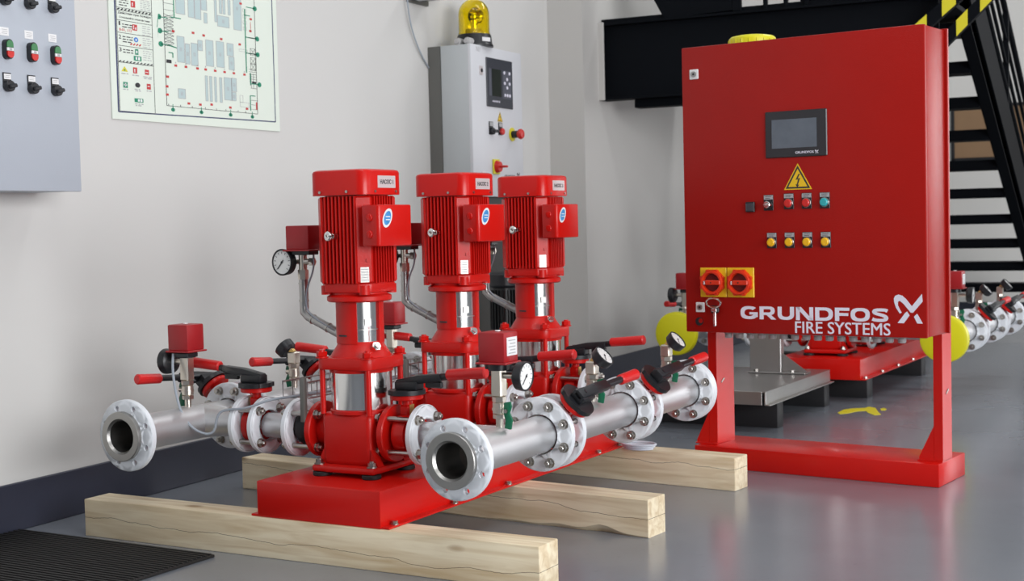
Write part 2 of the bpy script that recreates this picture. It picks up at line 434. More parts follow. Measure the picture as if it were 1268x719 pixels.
def m_valve(r, w):                # wafer butterfly valve: pipe axis X, stem Z
    b = MB(RED)
    b.lathe([(r * 0.72, -w / 2), (r, -w / 2), (r + 0.003, 0), (r, w / 2), (r * 0.72, w / 2)], (0, 0, 0), (1, 0, 0), 32, closed=True)
    b.box((0, 0, r + 0.01), (w * 0.8, 0.036, 0.04), 0.005)
    b.cyl((0, 0, r), (0, 0, r + 0.055), 0.015, n=14)
    b.cyl((0, 0, r + 0.046), (0, 0, r + 0.062), 0.051, n=32, bev=0.003)
    b.cyl((0, 0, -r - 0.012), (0, 0, -r + 0.01), 0.014, n=12)
    b.box((w * 0.4 + 0.001, 0, r + 0.016), (0.003, 0.022, 0.030), 0, BRASS)
    for s in (-1, 1): b.cyl((0.03 * s, 0.022, r + 0.062), (0.03 * s, 0.022, r + 0.067), 0.006, n=6, m=ZINC)
    return b.mesh('butterfly_valve', 35)
def m_plate(r):                   # notched black locking plate above the valve
    b = MB(BLK); pts = []
    for k in range(48):
        a = 2 * PI * k / 48; q = 0.058 - (0.006 if 18 < k < 30 else 0)
        pts.append((q * math.cos(a), q * math.sin(a), r + 0.062))
    b.prism(pts, (0, 0, 0.014)); return b.mesh('locking_plate', 25)
def m_lever(r, L):                # black cranked lever
    b = MB(BLK); z = r + 0.076
    b.prism([(-0.03, -0.022, z), (0.05, -0.022, z), (0.05, 0.022, z), (-0.03, 0.022, z)], (0, 0, 0.026), bev=0.004)
    sec = [(-0.03, 0.010), (0.07, 0.022), (0.13, 0.030), (0.13, 0.052), (0.05, 0.046), (-0.03, 0.030)]
    b.prism([(x, -0.016, z + h) for x, h in sec], (0, 0.032, 0), bev=0.004)
    b.cyl((0.11, 0, z + 0.039), (L * 0.75, 0, z + 0.053), 0.011, n=12)
    b.cyl((0, 0, z + 0.02), (0, 0, z + 0.036), 0.009, n=6)
    b.box((0.10, 0, z + 0.018), (0.06, 0.012, 0.02), 0.003)
    return b.mesh('lever', 30)
def m_grip(r, L):
    b = MB(REDP); z = r + 0.076
    p0 = Vector((L * (0.52 if r < 0.07 else 0.68), 0, z + 0.049)); p1 = Vector((L, 0, z + 0.060))
    b.cyl(p0, p1, 0.0165, 0.0175, n=18, bev=0.004); return b.mesh('grip', 40)
def gauge_into(b, c, n, r):
    """pressure gauge into builder b: centre of the dial face c, facing n"""
    u, v, w = basis(n); c = Vector(c)
    b.lathe([(0, -0.030), (r * 0.72, -0.030), (r * 0.95, -0.022), (r, -0.004), (r, 0.003), (r * 0.93, 0.005), (r * 0.88, 0.0), (0.0, 0.0)], c, w, 32, BLK)
    b.cyl(c - w * 0.001, c + w * 0.0012, r * 0.875, n=32, m=DIAL)
    up = Vector((0, 0, 1)) - w * w.z; up.normalize(); rt = up.cross(w)
    def quad(p, d, l, ww, m):
        q = d.cross(w).normalized() * ww
        b.poly([p + q, p - q, p + d * l - q, p + d * l + q], m)
    o = c + w * 0.0018
    for k in range(11):
        a = math.radians(225 - 27 * k); d = rt * math.cos(a) + up * math.sin(a)
        quad(o + d * r * 0.62, d, r * 0.17, r * 0.02, INKK)
    d = (rt * -0.66 - up * 0.75).normalized(); quad(o - d * r * 0.2 + w * 0.0006, d, r * 0.85, r * 0.045, INKK)
    b.cyl(o, o + w * 0.002, r * 0.09, n=10, m=INKK)
def m_tap(kind):                  # tapping body: stub, ball valve, hexagon; outward = +X
    b = MB(NICK)
    b.cyl((0, 0, 0.045), (0, 0, 0.085), 0.011, n=14)
    b.cyl((0, 0, 0.080), (0, 0, 0.092), 0.019, n=6); b.cyl((0, 0, 0.092), (0, 0, 0.128), 0.0195, n=18, bev=0.004)
    b.cyl((0, 0, 0.104), (0, 0, 0.110), 0.0215, n=18); b.cyl((0, 0, 0.128), (0, 0, 0.142), 0.020, n=6)
    b.cyl((0.015, 0, 0.11), (0.034, 0, 0.11), 0.008, n=10)
    top = 0.222 if kind == 'switch' else 0.185
    b.box((0, 0, (0.142 + top) / 2), (0.035, 0.035, top - 0.142), 0.004)
    if kind == 'switch':
        b.cyl((0.0, 0, 0.203), (0.065, 0, 0.203), 0.009, n=12)
        b.cyl((0, 0, 0.218), (0, 0, 0.236), 0.030, n=18, m=BLK); b.box((-0.01, 0.01, 0.228), (0.055, 0.05, 0.014), 0.002, BLK)
    else:
        b.cyl((0, 0, 0.175), (0.02, 0, 0.195), 0.009, n=12); b.cyl((0.004, 0, 0.18), (0.012, 0, 0.188), 0.014, n=6, m=BRASS)
    return b.mesh('pressure_tapping', 35)
def m_tap_handle():
    b = MB(GREEN); b.prism([(0.026, -0.012, 0.128), (0.046, -0.012, 0.132), (0.050, -0.012, 0.118), (0.043, -0.012, 0.100), (0.052, -0.012, 0.080), (0.046, -0.012, 0.052), (0.026, -0.012, 0.055), (0.030, -0.012, 0.078), (0.024, -0.012, 0.098)], (0, -0.009, 0), bev=0.002)
    b.cyl((0.034, -0.02, 0.105), (0.034, -0.027, 0.105), 0.006, n=6, m=ZINC)
    return b.mesh('green_handle', 35)
def m_switchbox():
    b = MB(REDBOX)
    b.box((0, 0, 0.240), (0.100, 0.092, 0.006), 0.002)
    b.prism([(-0.043, -0.040, 0.242), (0.043, -0.040, 0.242), (0.043, 0.040, 0.242), (-0.043, 0.040, 0.242)], (0, 0, 0.086), bev=0.005)
    b.box((0.0432, 0.004, 0.287), (0.001, 0.058, 0.052), 0, PAPER)
    for k in range(5): b.box((0.0438, 0.004 + 0.004 * (k % 2), 0.304 - 0.009 * k), (0.0006, 0.040 - 0.01 * (k % 2), 0.0028), 0, LGREY)
    b.cyl((0, 0, 0.329), (0, 0, 0.332), 0.008, n=10, m=PAPER)
    return b.mesh('switch_box', 35)
def m_gauge(kind):
    b = MB(BLK)
    if kind == 'switch': gauge_into(b, (0.088, 0, 0.203), (1, 0, -0.05), 0.0425)
    else: gauge_into(b, (0.044, 0.0, 0.203), (0.74, 0.02, 0.67), 0.037)
    return b.mesh('gauge', 40)

# --- the vertical pump, origin on the skid top under its axis
def m_pump_body():
    b = MB(REDM)
    H = 0.116
    b.box((0, 0, 0.024), (2 * H, 2 * H, 0.022), 0.008, seg=2)
    b.box((-0.004, 0, 0.112), (0.184, 0.176, 0.165), 0.018, seg=3)
    for sx in (-1, 1):
        for sy in (-1, 1): b.prism([(sx * 0.085, sy * 0.085, 0.034), (sx * 0.114, sy * 0.085, 0.034), (sx * 0.088, sy * 0.085, 0.085)], (0, -sy * 0.03, 0))
    for s in (-1, 1):                       # ports and their flanges
        e = 0.130 if s > 0 else 0.165
        b.cyl((s * 0.08, 0, 0.128), (s * (e - 0.015), 0, 0.128), 0.062, 0.052, n=28)
        b.cyl((s * (e - 0.022), 0, 0.128), (s * e, 0, 0.128), 0.088, n=40, bev=0.003)
    b.lathe([(0, 0.19), (0.099, 0.19), (0.099, 0.200), (0.094, 0.203), (0, 0.203)], n=36)
    return b.mesh('vertical_pump', 35)
def m_pump_head():                     # head plate, cone and lantern above the sleeve
    b = MB(REDM)
    s = 0.103; pts = []
    for k in range(4):
        for j in range(5):
            a = k * PI / 2 + j * PI / 8
            pts.append(((s - 0.032) * (1 if k in (0, 3) else -1) + 0.032 * math.cos(a), (s - 0.032) * (1 if k < 2 else -1) + 0.032 * math.sin(a), 0.327))
    b.prism(pts, (0, 0, 0.036), bev=0.004)
    b.lathe([(0, 0.316), (0.098, 0.316), (0.100, 0.327), (0, 0.327)], n=36)
    b.lathe([(0.096, 0.362), (0.088, 0.376), (0.074, 0.397), (0.070, 0.410), (0, 0.410)], n=36)
    # lantern: two shells with windows
    for a0, a1 in ((-2, 142), (186, 298)):
        b.lathe([(0.067, 0.405), (0.074, 0.405), (0.074, 0.537), (0.067, 0.537)], n=18, a0=math.radians(a0) + PI / 2, a1=math.radians(a1) + PI / 2, closed=True)
    b.lathe([(0.062, 0.530), (0.095, 0.533), (0.1, 0.537), (0.1, 0.549), (0.094, 0.553), (0.086, 0.556), (0.086, 0.562), (0.060, 0.562)], n=36)
    s = 0.092; b.prism([(s, -s + 0.03, 0.562), (s, s - 0.03, 0.562), (s - 0.03, s, 0.562), (-s + 0.03, s, 0.562), (-s, s - 0.03, 0.562), (-s, -s + 0.03, 0.562), (-s + 0.03, -s, 0.562), (s - 0.03, -s, 0.562)], (0, 0, 0.028), bev=0.003)
    for sx in (-1, 1):
        for sy in (-1, 1):
            b.cyl((sx * 0.070, sy * 0.070, 0.556), (sx * 0.070, sy * 0.070, 0.584), 0.018, n=12)
    b.box((-0.013, -0.0735, 0.43), (0.030, 0.004, 0.005), 0, INKK, rot=Matrix.Rotation(math.radians(-10), 3, 'Z'))
    return b.mesh('pump_head', 35)
def m_motor():
    b = MB(REDM); z0, z1 = 0.588, 0.857
    c = 0.078
    b.prism([(c, -0.058, z0), (c, 0.058, z0), (0.058, c, z0), (-0.058, c, z0), (-c, 0.058, z0), (-c, -0.058, z0), (-0.058, -c, z0), (0.058, -c, z0)], (0, 0, z1 - z0))
    n = 10
    for k in range(n):                      # cooling fins on the four sides
        t = -0.062 + 0.124 * k / (n - 1)
        for q in range(4):
            R = Matrix.Rotation(q * PI / 2, 3, 'Z')
            if q % 2 and abs(t) > 0.05: continue
            b.box(R @ Vector((t, -0.0885, (z0 + z1) / 2)), (0.0042, 0.025, z1 - z0 - 0.006), 0, rot=R)
    for q in range(4):                      # smooth corner pads
        R = Matrix.Rotation(q * PI / 2 + PI / 4, 3, 'Z')
        b.box(R @ Vector((0, -0.104, (z0 + z1) / 2)), (0.054, 0.024, z1 - z0 - 0.004), 0.006, rot=R)
    R = Matrix.Rotation(PI / 4, 3, 'Z')
    b.lathe([(0, z0 - 0.004), (0.092, z0 - 0.004), (0.094, z0 + 0.01), (0, z0 + 0.01)], n=32)
    for zz in (0.81, 0.72, 0.66): b.cyl(R @ Vector((0.010, -0.113, zz)), R @ Vector((0.010, -0.119, zz)), 0.006, n=8)
    return b.mesh('motor', 30)
def m_fan_cover():
    b = MB(RED); s = 0.105; r = 0.034
    def ring(s_, r_, z):
        out = []
        for k in range(4):
            for j in range(7):
                a = k * PI / 2 + j * PI / 12
                out.append(((s_ - r_) * (1 if k in (0, 3) else -1) + r_ * math.cos(a), (s_ - r_) * (1 if k < 2 else -1) + r_ * math.sin(a), z))
        return out
    rings = [ring(s - 0.004, r, 0.858), ring(s, r, 0.858), ring(s, r, 0.926), ring(s - 0.003, r - 0.002, 0.932), ring(s - 0.012, r - 0.006, 0.9355)]
    vs = [p for q in rings for p in q]; n = 28; fs = []
    for i in range(len(rings) - 1):
        for k in range(n): fs.append([i * n + k, i * n + (k + 1) % n, (i + 1) * n + (k + 1) % n, (i + 1) * n + k])
    fs.append([(len(rings) - 1) * n + k for k in range(n)]); fs.append(list(range(n))[::-1])
    b._mesh(vs, fs)
    for x, y, ax in ((-0.06, -s, (0, -1, 0)), (0.04, -s, (0, -1, 0)), (s, -0.05, (1, 0, 0)), (s, 0.06, (1, 0, 0))):
        p = Vector((x, y, 0.868)); b.cyl(p, p + Vector(ax) * 0.003, 0.0045, n=8, m=ZINC)
    return b.mesh('fan_cover', 40)
def m_termbox():
    b = MB(RED)
    sec = [(0.098, -0.112), (0.158, -0.120), (0.166, -0.112), (0.166, 0.050), (0.158, 0.060), (0.098, 0.052)]
    b.prism([(x, y, 0.702) for x, y in sec], (0, 0, 0.124), bev=0.005)
    for z in (0.788, 0.738):
        b.cyl((0.128, -0.113, z), (0.128, -0.121, z), 0.012, n=14, bev=0.002); b.cyl((0.128, -0.12, z), (0.128, -0.123, z), 0.006, n=6)
    return b.mesh('terminal_box', 30)
def m_sticker():
    b = MB(PAPER, STK); c = Vector((0.1665, -0.078, 0.786))
    def oval(k, dx, m):
        pts = []
        for j in range(24):
            a = 2 * PI * j / 24; y = math.cos(a) * 0.025 * k; z = math.sin(a) * 0.027 * k + 0.35 * y
            y += 0.10 * z * (1 if z > 0 else 0.4)
            pts.append(c + Vector((0, y, z)))
        b.prism(pts, (dx, 0, 0), m)
    oval(1.0, 0.0006, PAPER); oval(0.74, 0.0010, STK)
    for k in range(2): b.box(c + Vector((0.0011, 0.002, 0.004 - 0.009 * k)), (0.0006, 0.022, 0.003), 0, PAPER)
    return b.mesh('sticker', 0)
def m_eye():
    b = MB(CHR); p = Vector((-0.005, -0.105, 0.735))
    b.cyl(p, p + Vector((0, -0.020, 0)), 0.009, n=12)
    ring = [p + Vector((0.012 * math.cos(a) - 0.010, -0.024 - 0.006 * math.cos(a), 0.009 * math.sin(a))) for a in [2 * PI * k / 20 for k in range(21)]]
    b.tube(ring, 0.0072, 10); return b.mesh('lifting_eye', 60)
def pump_parts(parent, number):
    def sub(nm, fn, loc=(0, 0, 0), rot=None): return O(nm, cached(nm, fn), parent, loc, rot)
    sub('pump_head', m_pump_head); sub('motor', m_motor); sub('fan_cover', m_fan_cover); sub('terminal_box', m_termbox); sub('sticker', m_sticker); sub('lifting_eye', m_eye)
    def m(): b = MB(CHR); b.lathe([(0.0925, 0.202), (0.0945, 0.204), (0.0945, 0.316), (0.0925, 0.318)], n=48); return b.mesh('sleeve', 40)
    sub('sleeve', m)
    def m(): b = MB(CHR); b.lathe([(0.067, 0.406), (0.067, 0.534)], n=40); b.lathe([(0.0685, 0.446), (0.0685, 0.449)], n=40, m=FACE); b.box((0.058, -0.040, 0.47), (0.003, 0.02, 0.022), 0, FACE, rot=Matrix.Rotation(math.radians(-34), 3, 'Z')); return b.mesh('coupling_guard', 40)
    sub('coupling_guard', m)
    def m(): b = MB(RED); b.cyl((0, 0, 0.19), (0, 0, 0.345), 0.0088, n=12); return b.mesh('tie_rod', 40)
    def n(): b = MB(RED); b.cyl((0, 0, 0.362), (0, 0, 0.366), 0.020, n=16); b.cyl((0, 0, 0.366), (0, 0, 0.382), 0.0165, n=6, bev=0.002); b.cyl((0, 0, 0.382), (0, 0, 0.387), 0.009, n=10); return b.mesh('rod_nut', 30)
    def p(): b = MB(RUB); b.cyl((0, 0, 0), (0, 0, 0.013), 0.030, n=24, bev=0.002); return b.mesh('foot_pad', 40)
    def q(): b = MB(ZINC); b.cyl((0, 0, 0.035), (0, 0, 0.038), 0.016, n=14); b.cyl((0, 0, 0.038), (0, 0, 0.049), 0.0115, n=6); b.cyl((0, 0, 0.049), (0, 0, 0.054), 0.006, n=8); return b.mesh('foot_bolt', 30)
    for sx in (-1, 1):
        for sy in (-1, 1):
            sub('tie_rod', m, (sx * 0.086, sy * 0.086, 0)); sub('rod_nut', n, (sx * 0.086, sy * 0.086, 0))
            sub('foot_pad', p, (sx * 0.092, sy * 0.092, 0)); sub('foot_bolt', q, (sx * 0.098, sy * 0.098, 0))
    def m():
        b = MB(CHR); d = Vector((0.78, -0.32, 0.55)).normalized(); c = Vector((0.074, -0.030, 0.390))
        b.cyl(c, c + d * 0.014, 0.015, n=6); b.cyl(c + d * 0.014, c + d * 0.022, 0.009, n=12); return b.mesh('vent_plug', 30)
    sub('vent_plug', m)
    def m():
        b = MB(FACE); R = Matrix.Rotation(PI / 4, 3, 'Z')
        b.box(R @ Vector((0.0, -0.1155, 0.617)), (0.026, 0.0012, 0.046), 0, rot=R)
        for k in range(5): b.box(R @ Vector((0.0, -0.1163, 0.633 - 0.008 * k)), (0.022, 0.0006, 0.0025), 0, LGREY, rot=R)
        return b.mesh('nameplate', 0)
    sub('nameplate', m)
    def m(): b = MB(SILV); b.box((0.1055, 0.012, 0.897), (0.0012, 0.094, 0.037)); return b.mesh('number_label', 0)
    lb = sub('number_label', m)
    O('lettering', cached('hac%d' % number, lambda: text_mesh('\u041d\u0410\u0421\u041e\u0421 %d' % number, 0.070, 0.014, INKK, bold=0.02)), parent, (0.1062, -0.023, 0.890), FACE_X)

LINE = P('stainless_tube', (0.42, 0.41, 0.40), 0.32, 1.0, var=0.1)
def m_pressure_line():
    b = MB(LINE)
    b.tube([(-0.062, 0, 0.418), (-0.082, 0, 0.430), (-0.200, 0, 0.482), (-0.215, 0, 0.496), (-0.215, 0, 0.515), (-0.215, 0, 0.610)], 0.0145, 14)
    for p, d in (((-0.12, 0, 0.447), (-0.9, 0, 0.4)), ((-0.18, 0, 0.473), (-0.9, 0, 0.4)), ((-0.215, 0, 0.53), (0, 0, 1)), ((-0.215, 0, 0.585), (0, 0, 1))):
        p = Vector(p); d = Vector(d).normalized(); b.cyl(p, p + d * 0.004, 0.0165, n=14, m=ZINC)
    b.cyl((-0.215, 0, 0.600), (-0.215, 0, 0.63), 0.017, n=6, m=NICK); b.cyl((-0.215, 0, 0.63), (-0.215, 0, 0.69), 0.013, n=14, m=NICK)
    b.cyl((-0.215, 0, 0.655), (-0.175, 0, 0.655), 0.010, n=10, m=NICK); b.cyl((-0.185, 0, 0.655), (-0.172, 0, 0.655), 0.014, n=6, m=NICK)
    b.cyl((-0.215, 0, 0.655), (-0.265, 0, 0.655), 0.008, n=10, m=NICK)
    b.box((-0.205, 0.0, 0.684), (0.07, 0.05, 0.014), 0.002, BLK)
    b.tube([(-0.172, 0, 0.68), (-0.165, -0.01, 0.63), (-0.19, -0.012, 0.58), (-0.2, -0.012, 0.53), (-0.19, -0.012, 0.49), (-0.09, -0.012, 0.44)], 0.003, 6, CABLE, 2)
    return b.mesh('pressure_line', 35)
def m_line_box():
    b = MB(REDBOX); b.box((-0.207, 0, 0.692), (0.104, 0.092, 0.005), 0.001)
    b.prism([(-0.250, -0.040, 0.694), (-0.160, -0.040, 0.694), (-0.160, 0.040, 0.694), (-0.250, 0.040, 0.694)], (0, 0, 0.076), bev=0.004)
    return b.mesh('switch_box_small', 35)
def m_line_gauge():
    b = MB(BLK); gauge_into(b, (-0.275, -0.028, 0.655), (-0.08, -1, 0), 0.0425); return b.mesh('gauge_line', 40)

def pump_set(root, aR, aL, covers=False):
    # skid base of folded sheet
    b = MB(RED)
    b.box((0.0055, 0.81, 0.177), (0.455, 1.62, 0.110), 0.004, seg=2)
    for s, x in ((1, 0.243), (-1, -0.232)): b.box((x, 0.81, 0.1255), (0.034, 1.612, 0.006), 0.001)
    base = O('skid_base', b, root)
    def m(): b = MB(ZINC); b.cyl((0, 0, 0.1285), (0, 0, 0.131), 0.012, n=12); b.cyl((0, 0, 0.131), (0, 0, 0.139), 0.009, n=6); return b.mesh('anchor_bolt', 30)
    for y in (0.05, 0.38, 0.72, 1.06, 1.40, 1.58):
        for x in (0.248, -0.238): O('anchor_bolt', cached('anchor', m), base, (x, y, 0))
    PB = (0.252, 0.827, 1.384)
    for i, y in enumerate(PB):
        pu = O('vertical_pump', cached('pump_body', m_pump_body), root, (0, y, 0.232))
        pump_parts(pu, i + 1)
        pl = O('pressure_line', cached('pline', m_pressure_line), root, (0, y, 0.232))
        O('switch_box', cached('lbox', m_line_box), pl); O('gauge', cached('lgauge', m_line_gauge), pl)
        # ---- discharge branch
        br = MB(PIPE); br.cyl((0.216, y, ZM), (aR - 0.03, y, ZM), 0.040, n=28)
        bo = O('branch_pipe', br, root)
        O('flange', cached('collar65', lambda: m_collar(0.185, 0.020, 0.0725, 4, 0.009)), bo, (0.216, y, ZM))
        cv = MB(RED); cv.lathe([(0.04, 0.186), (0.052, 0.186), (0.054, 0.20), (0.050, 0.216), (0.04, 0.216)], (0, y, ZM), (1, 0, 0), 32, closed=True)
        O('check_valve', cv, root)
        def valve(x, y, X, Z, r, w, L):
            R = frame(X, Z)
            v = O('butterfly_valve', cached('valve%.3f' % r, lambda: m_valve(r, w)), root, (x, y, ZM), R)
            O('locking_plate', cached('plate%.3f' % r, lambda: m_plate(r)), v)
            O('lever', cached('lever%.3f' % r, lambda: m_lever(r, L)), v)
            O('grip', cached('grip%.3f' % r, lambda: m_grip(r, L)), v)
            return v
        valve(0.166, y, (1, 0, 0), (0, 0, 1), 0.060, 0.042, 0.285)
        for k in range(4):
            a = PI / 4 + k * PI / 2
            O('bolt', cached('bolt131', lambda: m_bolt(0.133)), bo, (0.1695, y + 0.0725 * math.cos(a), ZM + 0.0725 * math.sin(a)))
        # ---- suction branch
        sp = MB(PIPE); sp.cyl((-0.373, y, ZM), (-0.25, y, ZM), 0.040, n=28)
        br = MB(PIPE); br.cyl((-0.465, y, ZM), (-0.50, y, ZM), 0.040, 0.042, n=28); br.cyl((-0.50, y, ZM), (aL + 0.02, y, ZM), 0.042, 0.054, n=28)
        bo = O('branch_pipe', br, root)
        O('pipe_spool', sp, bo)
        for x0 in (-0.255, -0.391, -0.470): O('flange', cached('collar65', None), bo, (x0, y, ZM))
        cp = MB(RUB); cp.lathe([(0.045, -0.165), (0.050, -0.172), (0.055, -0.185), (0.055, -0.215), (0.050, -0.228), (0.045, -0.235)], (0, y, ZM), (1, 0, 0), 28)
        O('rubber_compensator', cp, root)
        valve(-0.4205, y, (-1, 0, 0), (0, 0, 1), 0.060, 0.042, 0.285)
        for k in range(4):
            a = PI / 4 + k * PI / 2; yy, zz = y + 0.0725 * math.cos(a), ZM + 0.0725 * math.sin(a)
            O('bolt', cached('bolt112', lambda: m_bolt(0.112)), bo, (-0.199, yy, zz))
            O('bolt', cached('bolt099', lambda: m_bolt(0.099)), bo, (-0.4205, yy, zz))
        sb = MB(GREYD); sb.prism([(-0.178, y - 0.085, 0.39), (-0.162, y - 0.085, 0.39), (-0.162, y - 0.085, 0.525), (-0.170, y - 0.085, 0.532), (-0.178, y - 0.085, 0.525)], (0, 0.018, 0), bev=0.002)
        O('support_bar', sb, bo)
    # ---- manifolds
    RY = Matrix.Rotation(PI / 2, 3, 'Z')
    for nm, a, s in (('discharge_manifold', aR, 1), ('suction_manifold', aL, -1)):
        b = MB(PIPE); rp = 0.056
        for y0, y1 in ((0.10, 0.382), (0.47, 0.962), (1.05, 1.51)): b.cyl((a, y0, ZM), (a, y1, ZM), rp, n=40)
        b.lathe([(rp, -0.095), (rp, 0.10)], (a, 0, ZM), (0, 1, 0), 40)
        for y in PB:                                    # welded tee saddles
            b.cyl((a - s * 0.02, y, ZM), (a - s * 0.066, y, ZM), 0.046, 0.043, n=28)
        for y0 in (0.378, 0.958, 1.506, 0.474, 1.054):     # raised faces and gap rings behind the collars
            b.lathe([(rp, -0.004), (0.076, -0.004), (0.076, 0.004), (rp, 0.004)], (a, y0 + 0.02 if y0 in (0.378, 0.958, 1.506) else y0 - 0.02, ZM), (0, 1, 0), 36, FACE)
        mo = O(nm, b, root)
        O('stub_end', cached('stub', lambda: m_stub(rp, 0.078)), mo, (a, -0.105, ZM), RY)
        clr = lambda: m_collar(0.225, 0.020, 0.0905, 8, 0.0095)
        for y0 in (-0.100, 0.380, 0.455, 0.960, 1.035, 1.505): O('flange', cached('collar100', clr), mo, (a, y0, ZM), RY)
        bl = MB(WHT); bl.cyl((a, 1.529, ZM), (a, 1.549, ZM), 0.1125, n=48, bev=0.003); O('blind_flange', bl, mo)
        for yc, L in ((0.4275, 0.095), (1.0075, 0.095), (1.527, 0.044)):
            for k in range(8):
                t = PI / 8 + k * PI / 4
                O('bolt', cached('bolt%.3f' % L, lambda: m_bolt(L)), mo, (a + 0.0905 * math.cos(t), yc, ZM + 0.0905 * math.sin(t)), RY)
        for yc in (0.4275, 1.0075):
            valve(a, yc, (0, s, 0), (s * 0.72, 0, 0.69), 0.078, 0.054, 0.315)
        if covers:
            c = MB(YELB); c.lathe([(0, -0.135), (0.10, -0.135), (0.117, -0.128), (0.120, -0.118), (0.120, -0.090), (0.115, -0.090), (0.115, -0.104), (0, -0.104)], (a, 0, ZM), (0, 1, 0), 48)
            O('flange_cover', c, mo)
        RS = Matrix.Rotation(0 if s > 0 else PI, 3, 'Z')
        taps = (('switch', 0.147), ('tilt', 0.745), ('tilt', 1.345)) if s > 0 else (('switch', 0.03 if covers else 0.185), ('tilt', 0.745), ('switch', 1.375))
        for kind, y in taps:
            t = O('pressure_tapping', cached('tap' + kind, lambda: m_tap(kind)), root, (a, y, ZM), RS)
            O('green_handle', cached('taphandle', m_tap_handle), t); O('gauge', cached('gauge' + kind, lambda: m_gauge(kind)), t)
            if kind == 'switch': O('switch_box', cached('switchbox', m_switchbox), t)
    # ---- wire cable basket over the suction branches
    b = MB(WIRE)
    for x, z in ((-0.35, 0.445), (-0.30, 0.445), (-0.25, 0.445), (-0.35, 0.497), (-0.25, 0.497)): b.tube([(x, 0.30, z), (x, 1.55, z)], 0.0028, 6)
    for k in range(26):
        y = 0.30 + 0.05 * k; b.tube([(-0.35, y, 0.50), (-0.35, y, 0.445), (-0.25, y, 0.445), (-0.25, y, 0.50)], 0.0022, 6)
    O('wire_basket', b, root)
    b = MB(CABLE)
    b.tube([(aL - 0.03, 0.155, 0.592), (aL - 0.022, 0.140, 0.54), (aL + 0.0, 0.130, 0.46), (aL + 0.03, 0.12, 0.40), (aL + 0.075, 0.13, 0.345), (aL + 0.13, 0.16, 0.33), (aL + 0.145, 0.16, 0.40), (aL + 0.17, 0.17, 0.415), (aL + 0.26, 0.17, 0.422), (-0.33, 0.20, 0.45), (-0.30, 0.29, 0.45), (-0.30, 1.4, 0.448)], 0.0042, 8, None, 2)
    O('cable', b, root)

main = thing('fire_pump_set', 'red three-pump fire booster set with white flanged steel manifolds, resting on three pale timber beams', 'pump set', skid_frame())
pump_set(main, 0.553, -0.655)
second = thing('fire_pump_set', 'distant red pump set with yellow flange covers, behind the red control cabinet', 'pump set', skid_frame(0.274, 3.99))
pump_set(second, 0.69, -0.755, True)
# loose loops of pale cable lying on the third beam by the last flange
b = MB(P('white_cable', (0.62, 0.66, 0.74), 0.4))
for k in range(3):
    pts = []
    for j in range(33):
        a = 2 * PI * j / 32; pts.append((0.338 + (0.056 + 0.006 * k) * math.cos(a), 1.562 + (0.036 + 0.005 * k) * math.sin(a), 0.1268 + 0.008 * k))
    b.tube(pts, 0.0042, 8)
o = O('cable_coil', b); o.matrix_world = skid_frame(); tag(o, 'small coil of thin pale cable on the timber at the far end of the skid', 'cable')

# ------------------------------------------------------------------ timber beams
def beam(name, x0, y0, x1, y1, dep, h, mat, label, cat, group=None, bev=0.003, wane=False):
    """beam whose front face runs from (x0,y0) to (x1,y1) in the skid frame"""
    L = math.hypot(x1 - x0, y1 - y0); a = math.atan2(y1 - y0, x1 - x0)
    b = MB(mat)
    if not wane: b.box((L / 2, dep / 2, h / 2), (L, dep, h), bev, seg=2)
    else:                                     # sawn section whose lower front edge wanders with the bark
        vs = []; n = 60
        for i in range(n + 1):
            x = L * i / n; c = 0.004 + 0.003 * math.sin(9 * x)
            for xk, wd, hh in ((L - 0.17, 0.055, 0.020), (L - 0.34, 0.06, 0.009), (L - 0.52, 0.09, 0.007)): c += hh * math.exp(-((x - xk) / wd) ** 2)
            for y, z in ((bev, h), (0, h - bev), (0, c), (c * 0.9, 0), (dep, 0), (dep, h - bev), (dep - bev, h)): vs.append((x, y, z))
        fs = [[i * 7 + k, i * 7 + (k + 1) % 7, i * 7 + 7 + (k + 1) % 7, i * 7 + 7 + k] for i in range(n) for k in range(7)]
        b._mesh(vs, fs + [list(range(7))[::-1], [n * 7 + k for k in range(7)]])
    o = O(name, b)
    o.matrix_world = skid_frame() @ Matrix.Translation((x0, y0, 0)) @ rz(a)
    tag(o, label, cat, group); return o
beam('squared_timber', -0.947, -0.006, 0.754, -0.006, 0.112, 0.1215, wood_mat('spruce_front', 1.3, 0.062), 'pale sawn timber beam under the front edge of the pump skid, nearest the camera', 'beam', 'pale timber beams under the near pump set')
beam('squared_timber', -1.0, 0.845, 0.763, 0.690, 0.112, 0.1215, wood_mat('spruce_middle', 4.1, 0.095), 'pale sawn timber beam under the middle of the pump skid, with a waney lower edge', 'beam', 'pale timber beams under the near pump set', wane=True)
beam('squared_timber', -0.80, 1.66, 0.744, 1.504, 0.105, 0.1215, wood_mat('spruce_rear', 7.7, 0.10), 'pale sawn timber beam under the far end of the pump skid, beside the red cabinet', 'beam', 'pale timber beams under the near pump set')
beam('black_timber', -0.50, 4.22, 0.478, 4.22, 0.11, 0.1215, BTIM, 'black timber beam under the front of the distant red pump set', 'beam', 'black beams under the distant pump set')
beam('black_timber', -0.50, 5.35, 0.500, 5.35, 0.11, 0.1215, BTIM, 'black timber beam under the far end of the distant red pump set', 'beam', 'black beams under the distant pump set')
beam('black_timber', -0.30, 3.02, 0.386, 3.02, 0.085, 0.125, BTIM, 'black timber beam under the near edge of the stainless tray stand', 'beam', 'black beams under the steel stand')
beam('black_timber', -0.30, 3.80, 0.372, 3.80, 0.085, 0.125, BTIM, 'black timber beam under the far edge of the stainless tray stand', 'beam', 'black beams under the steel stand')

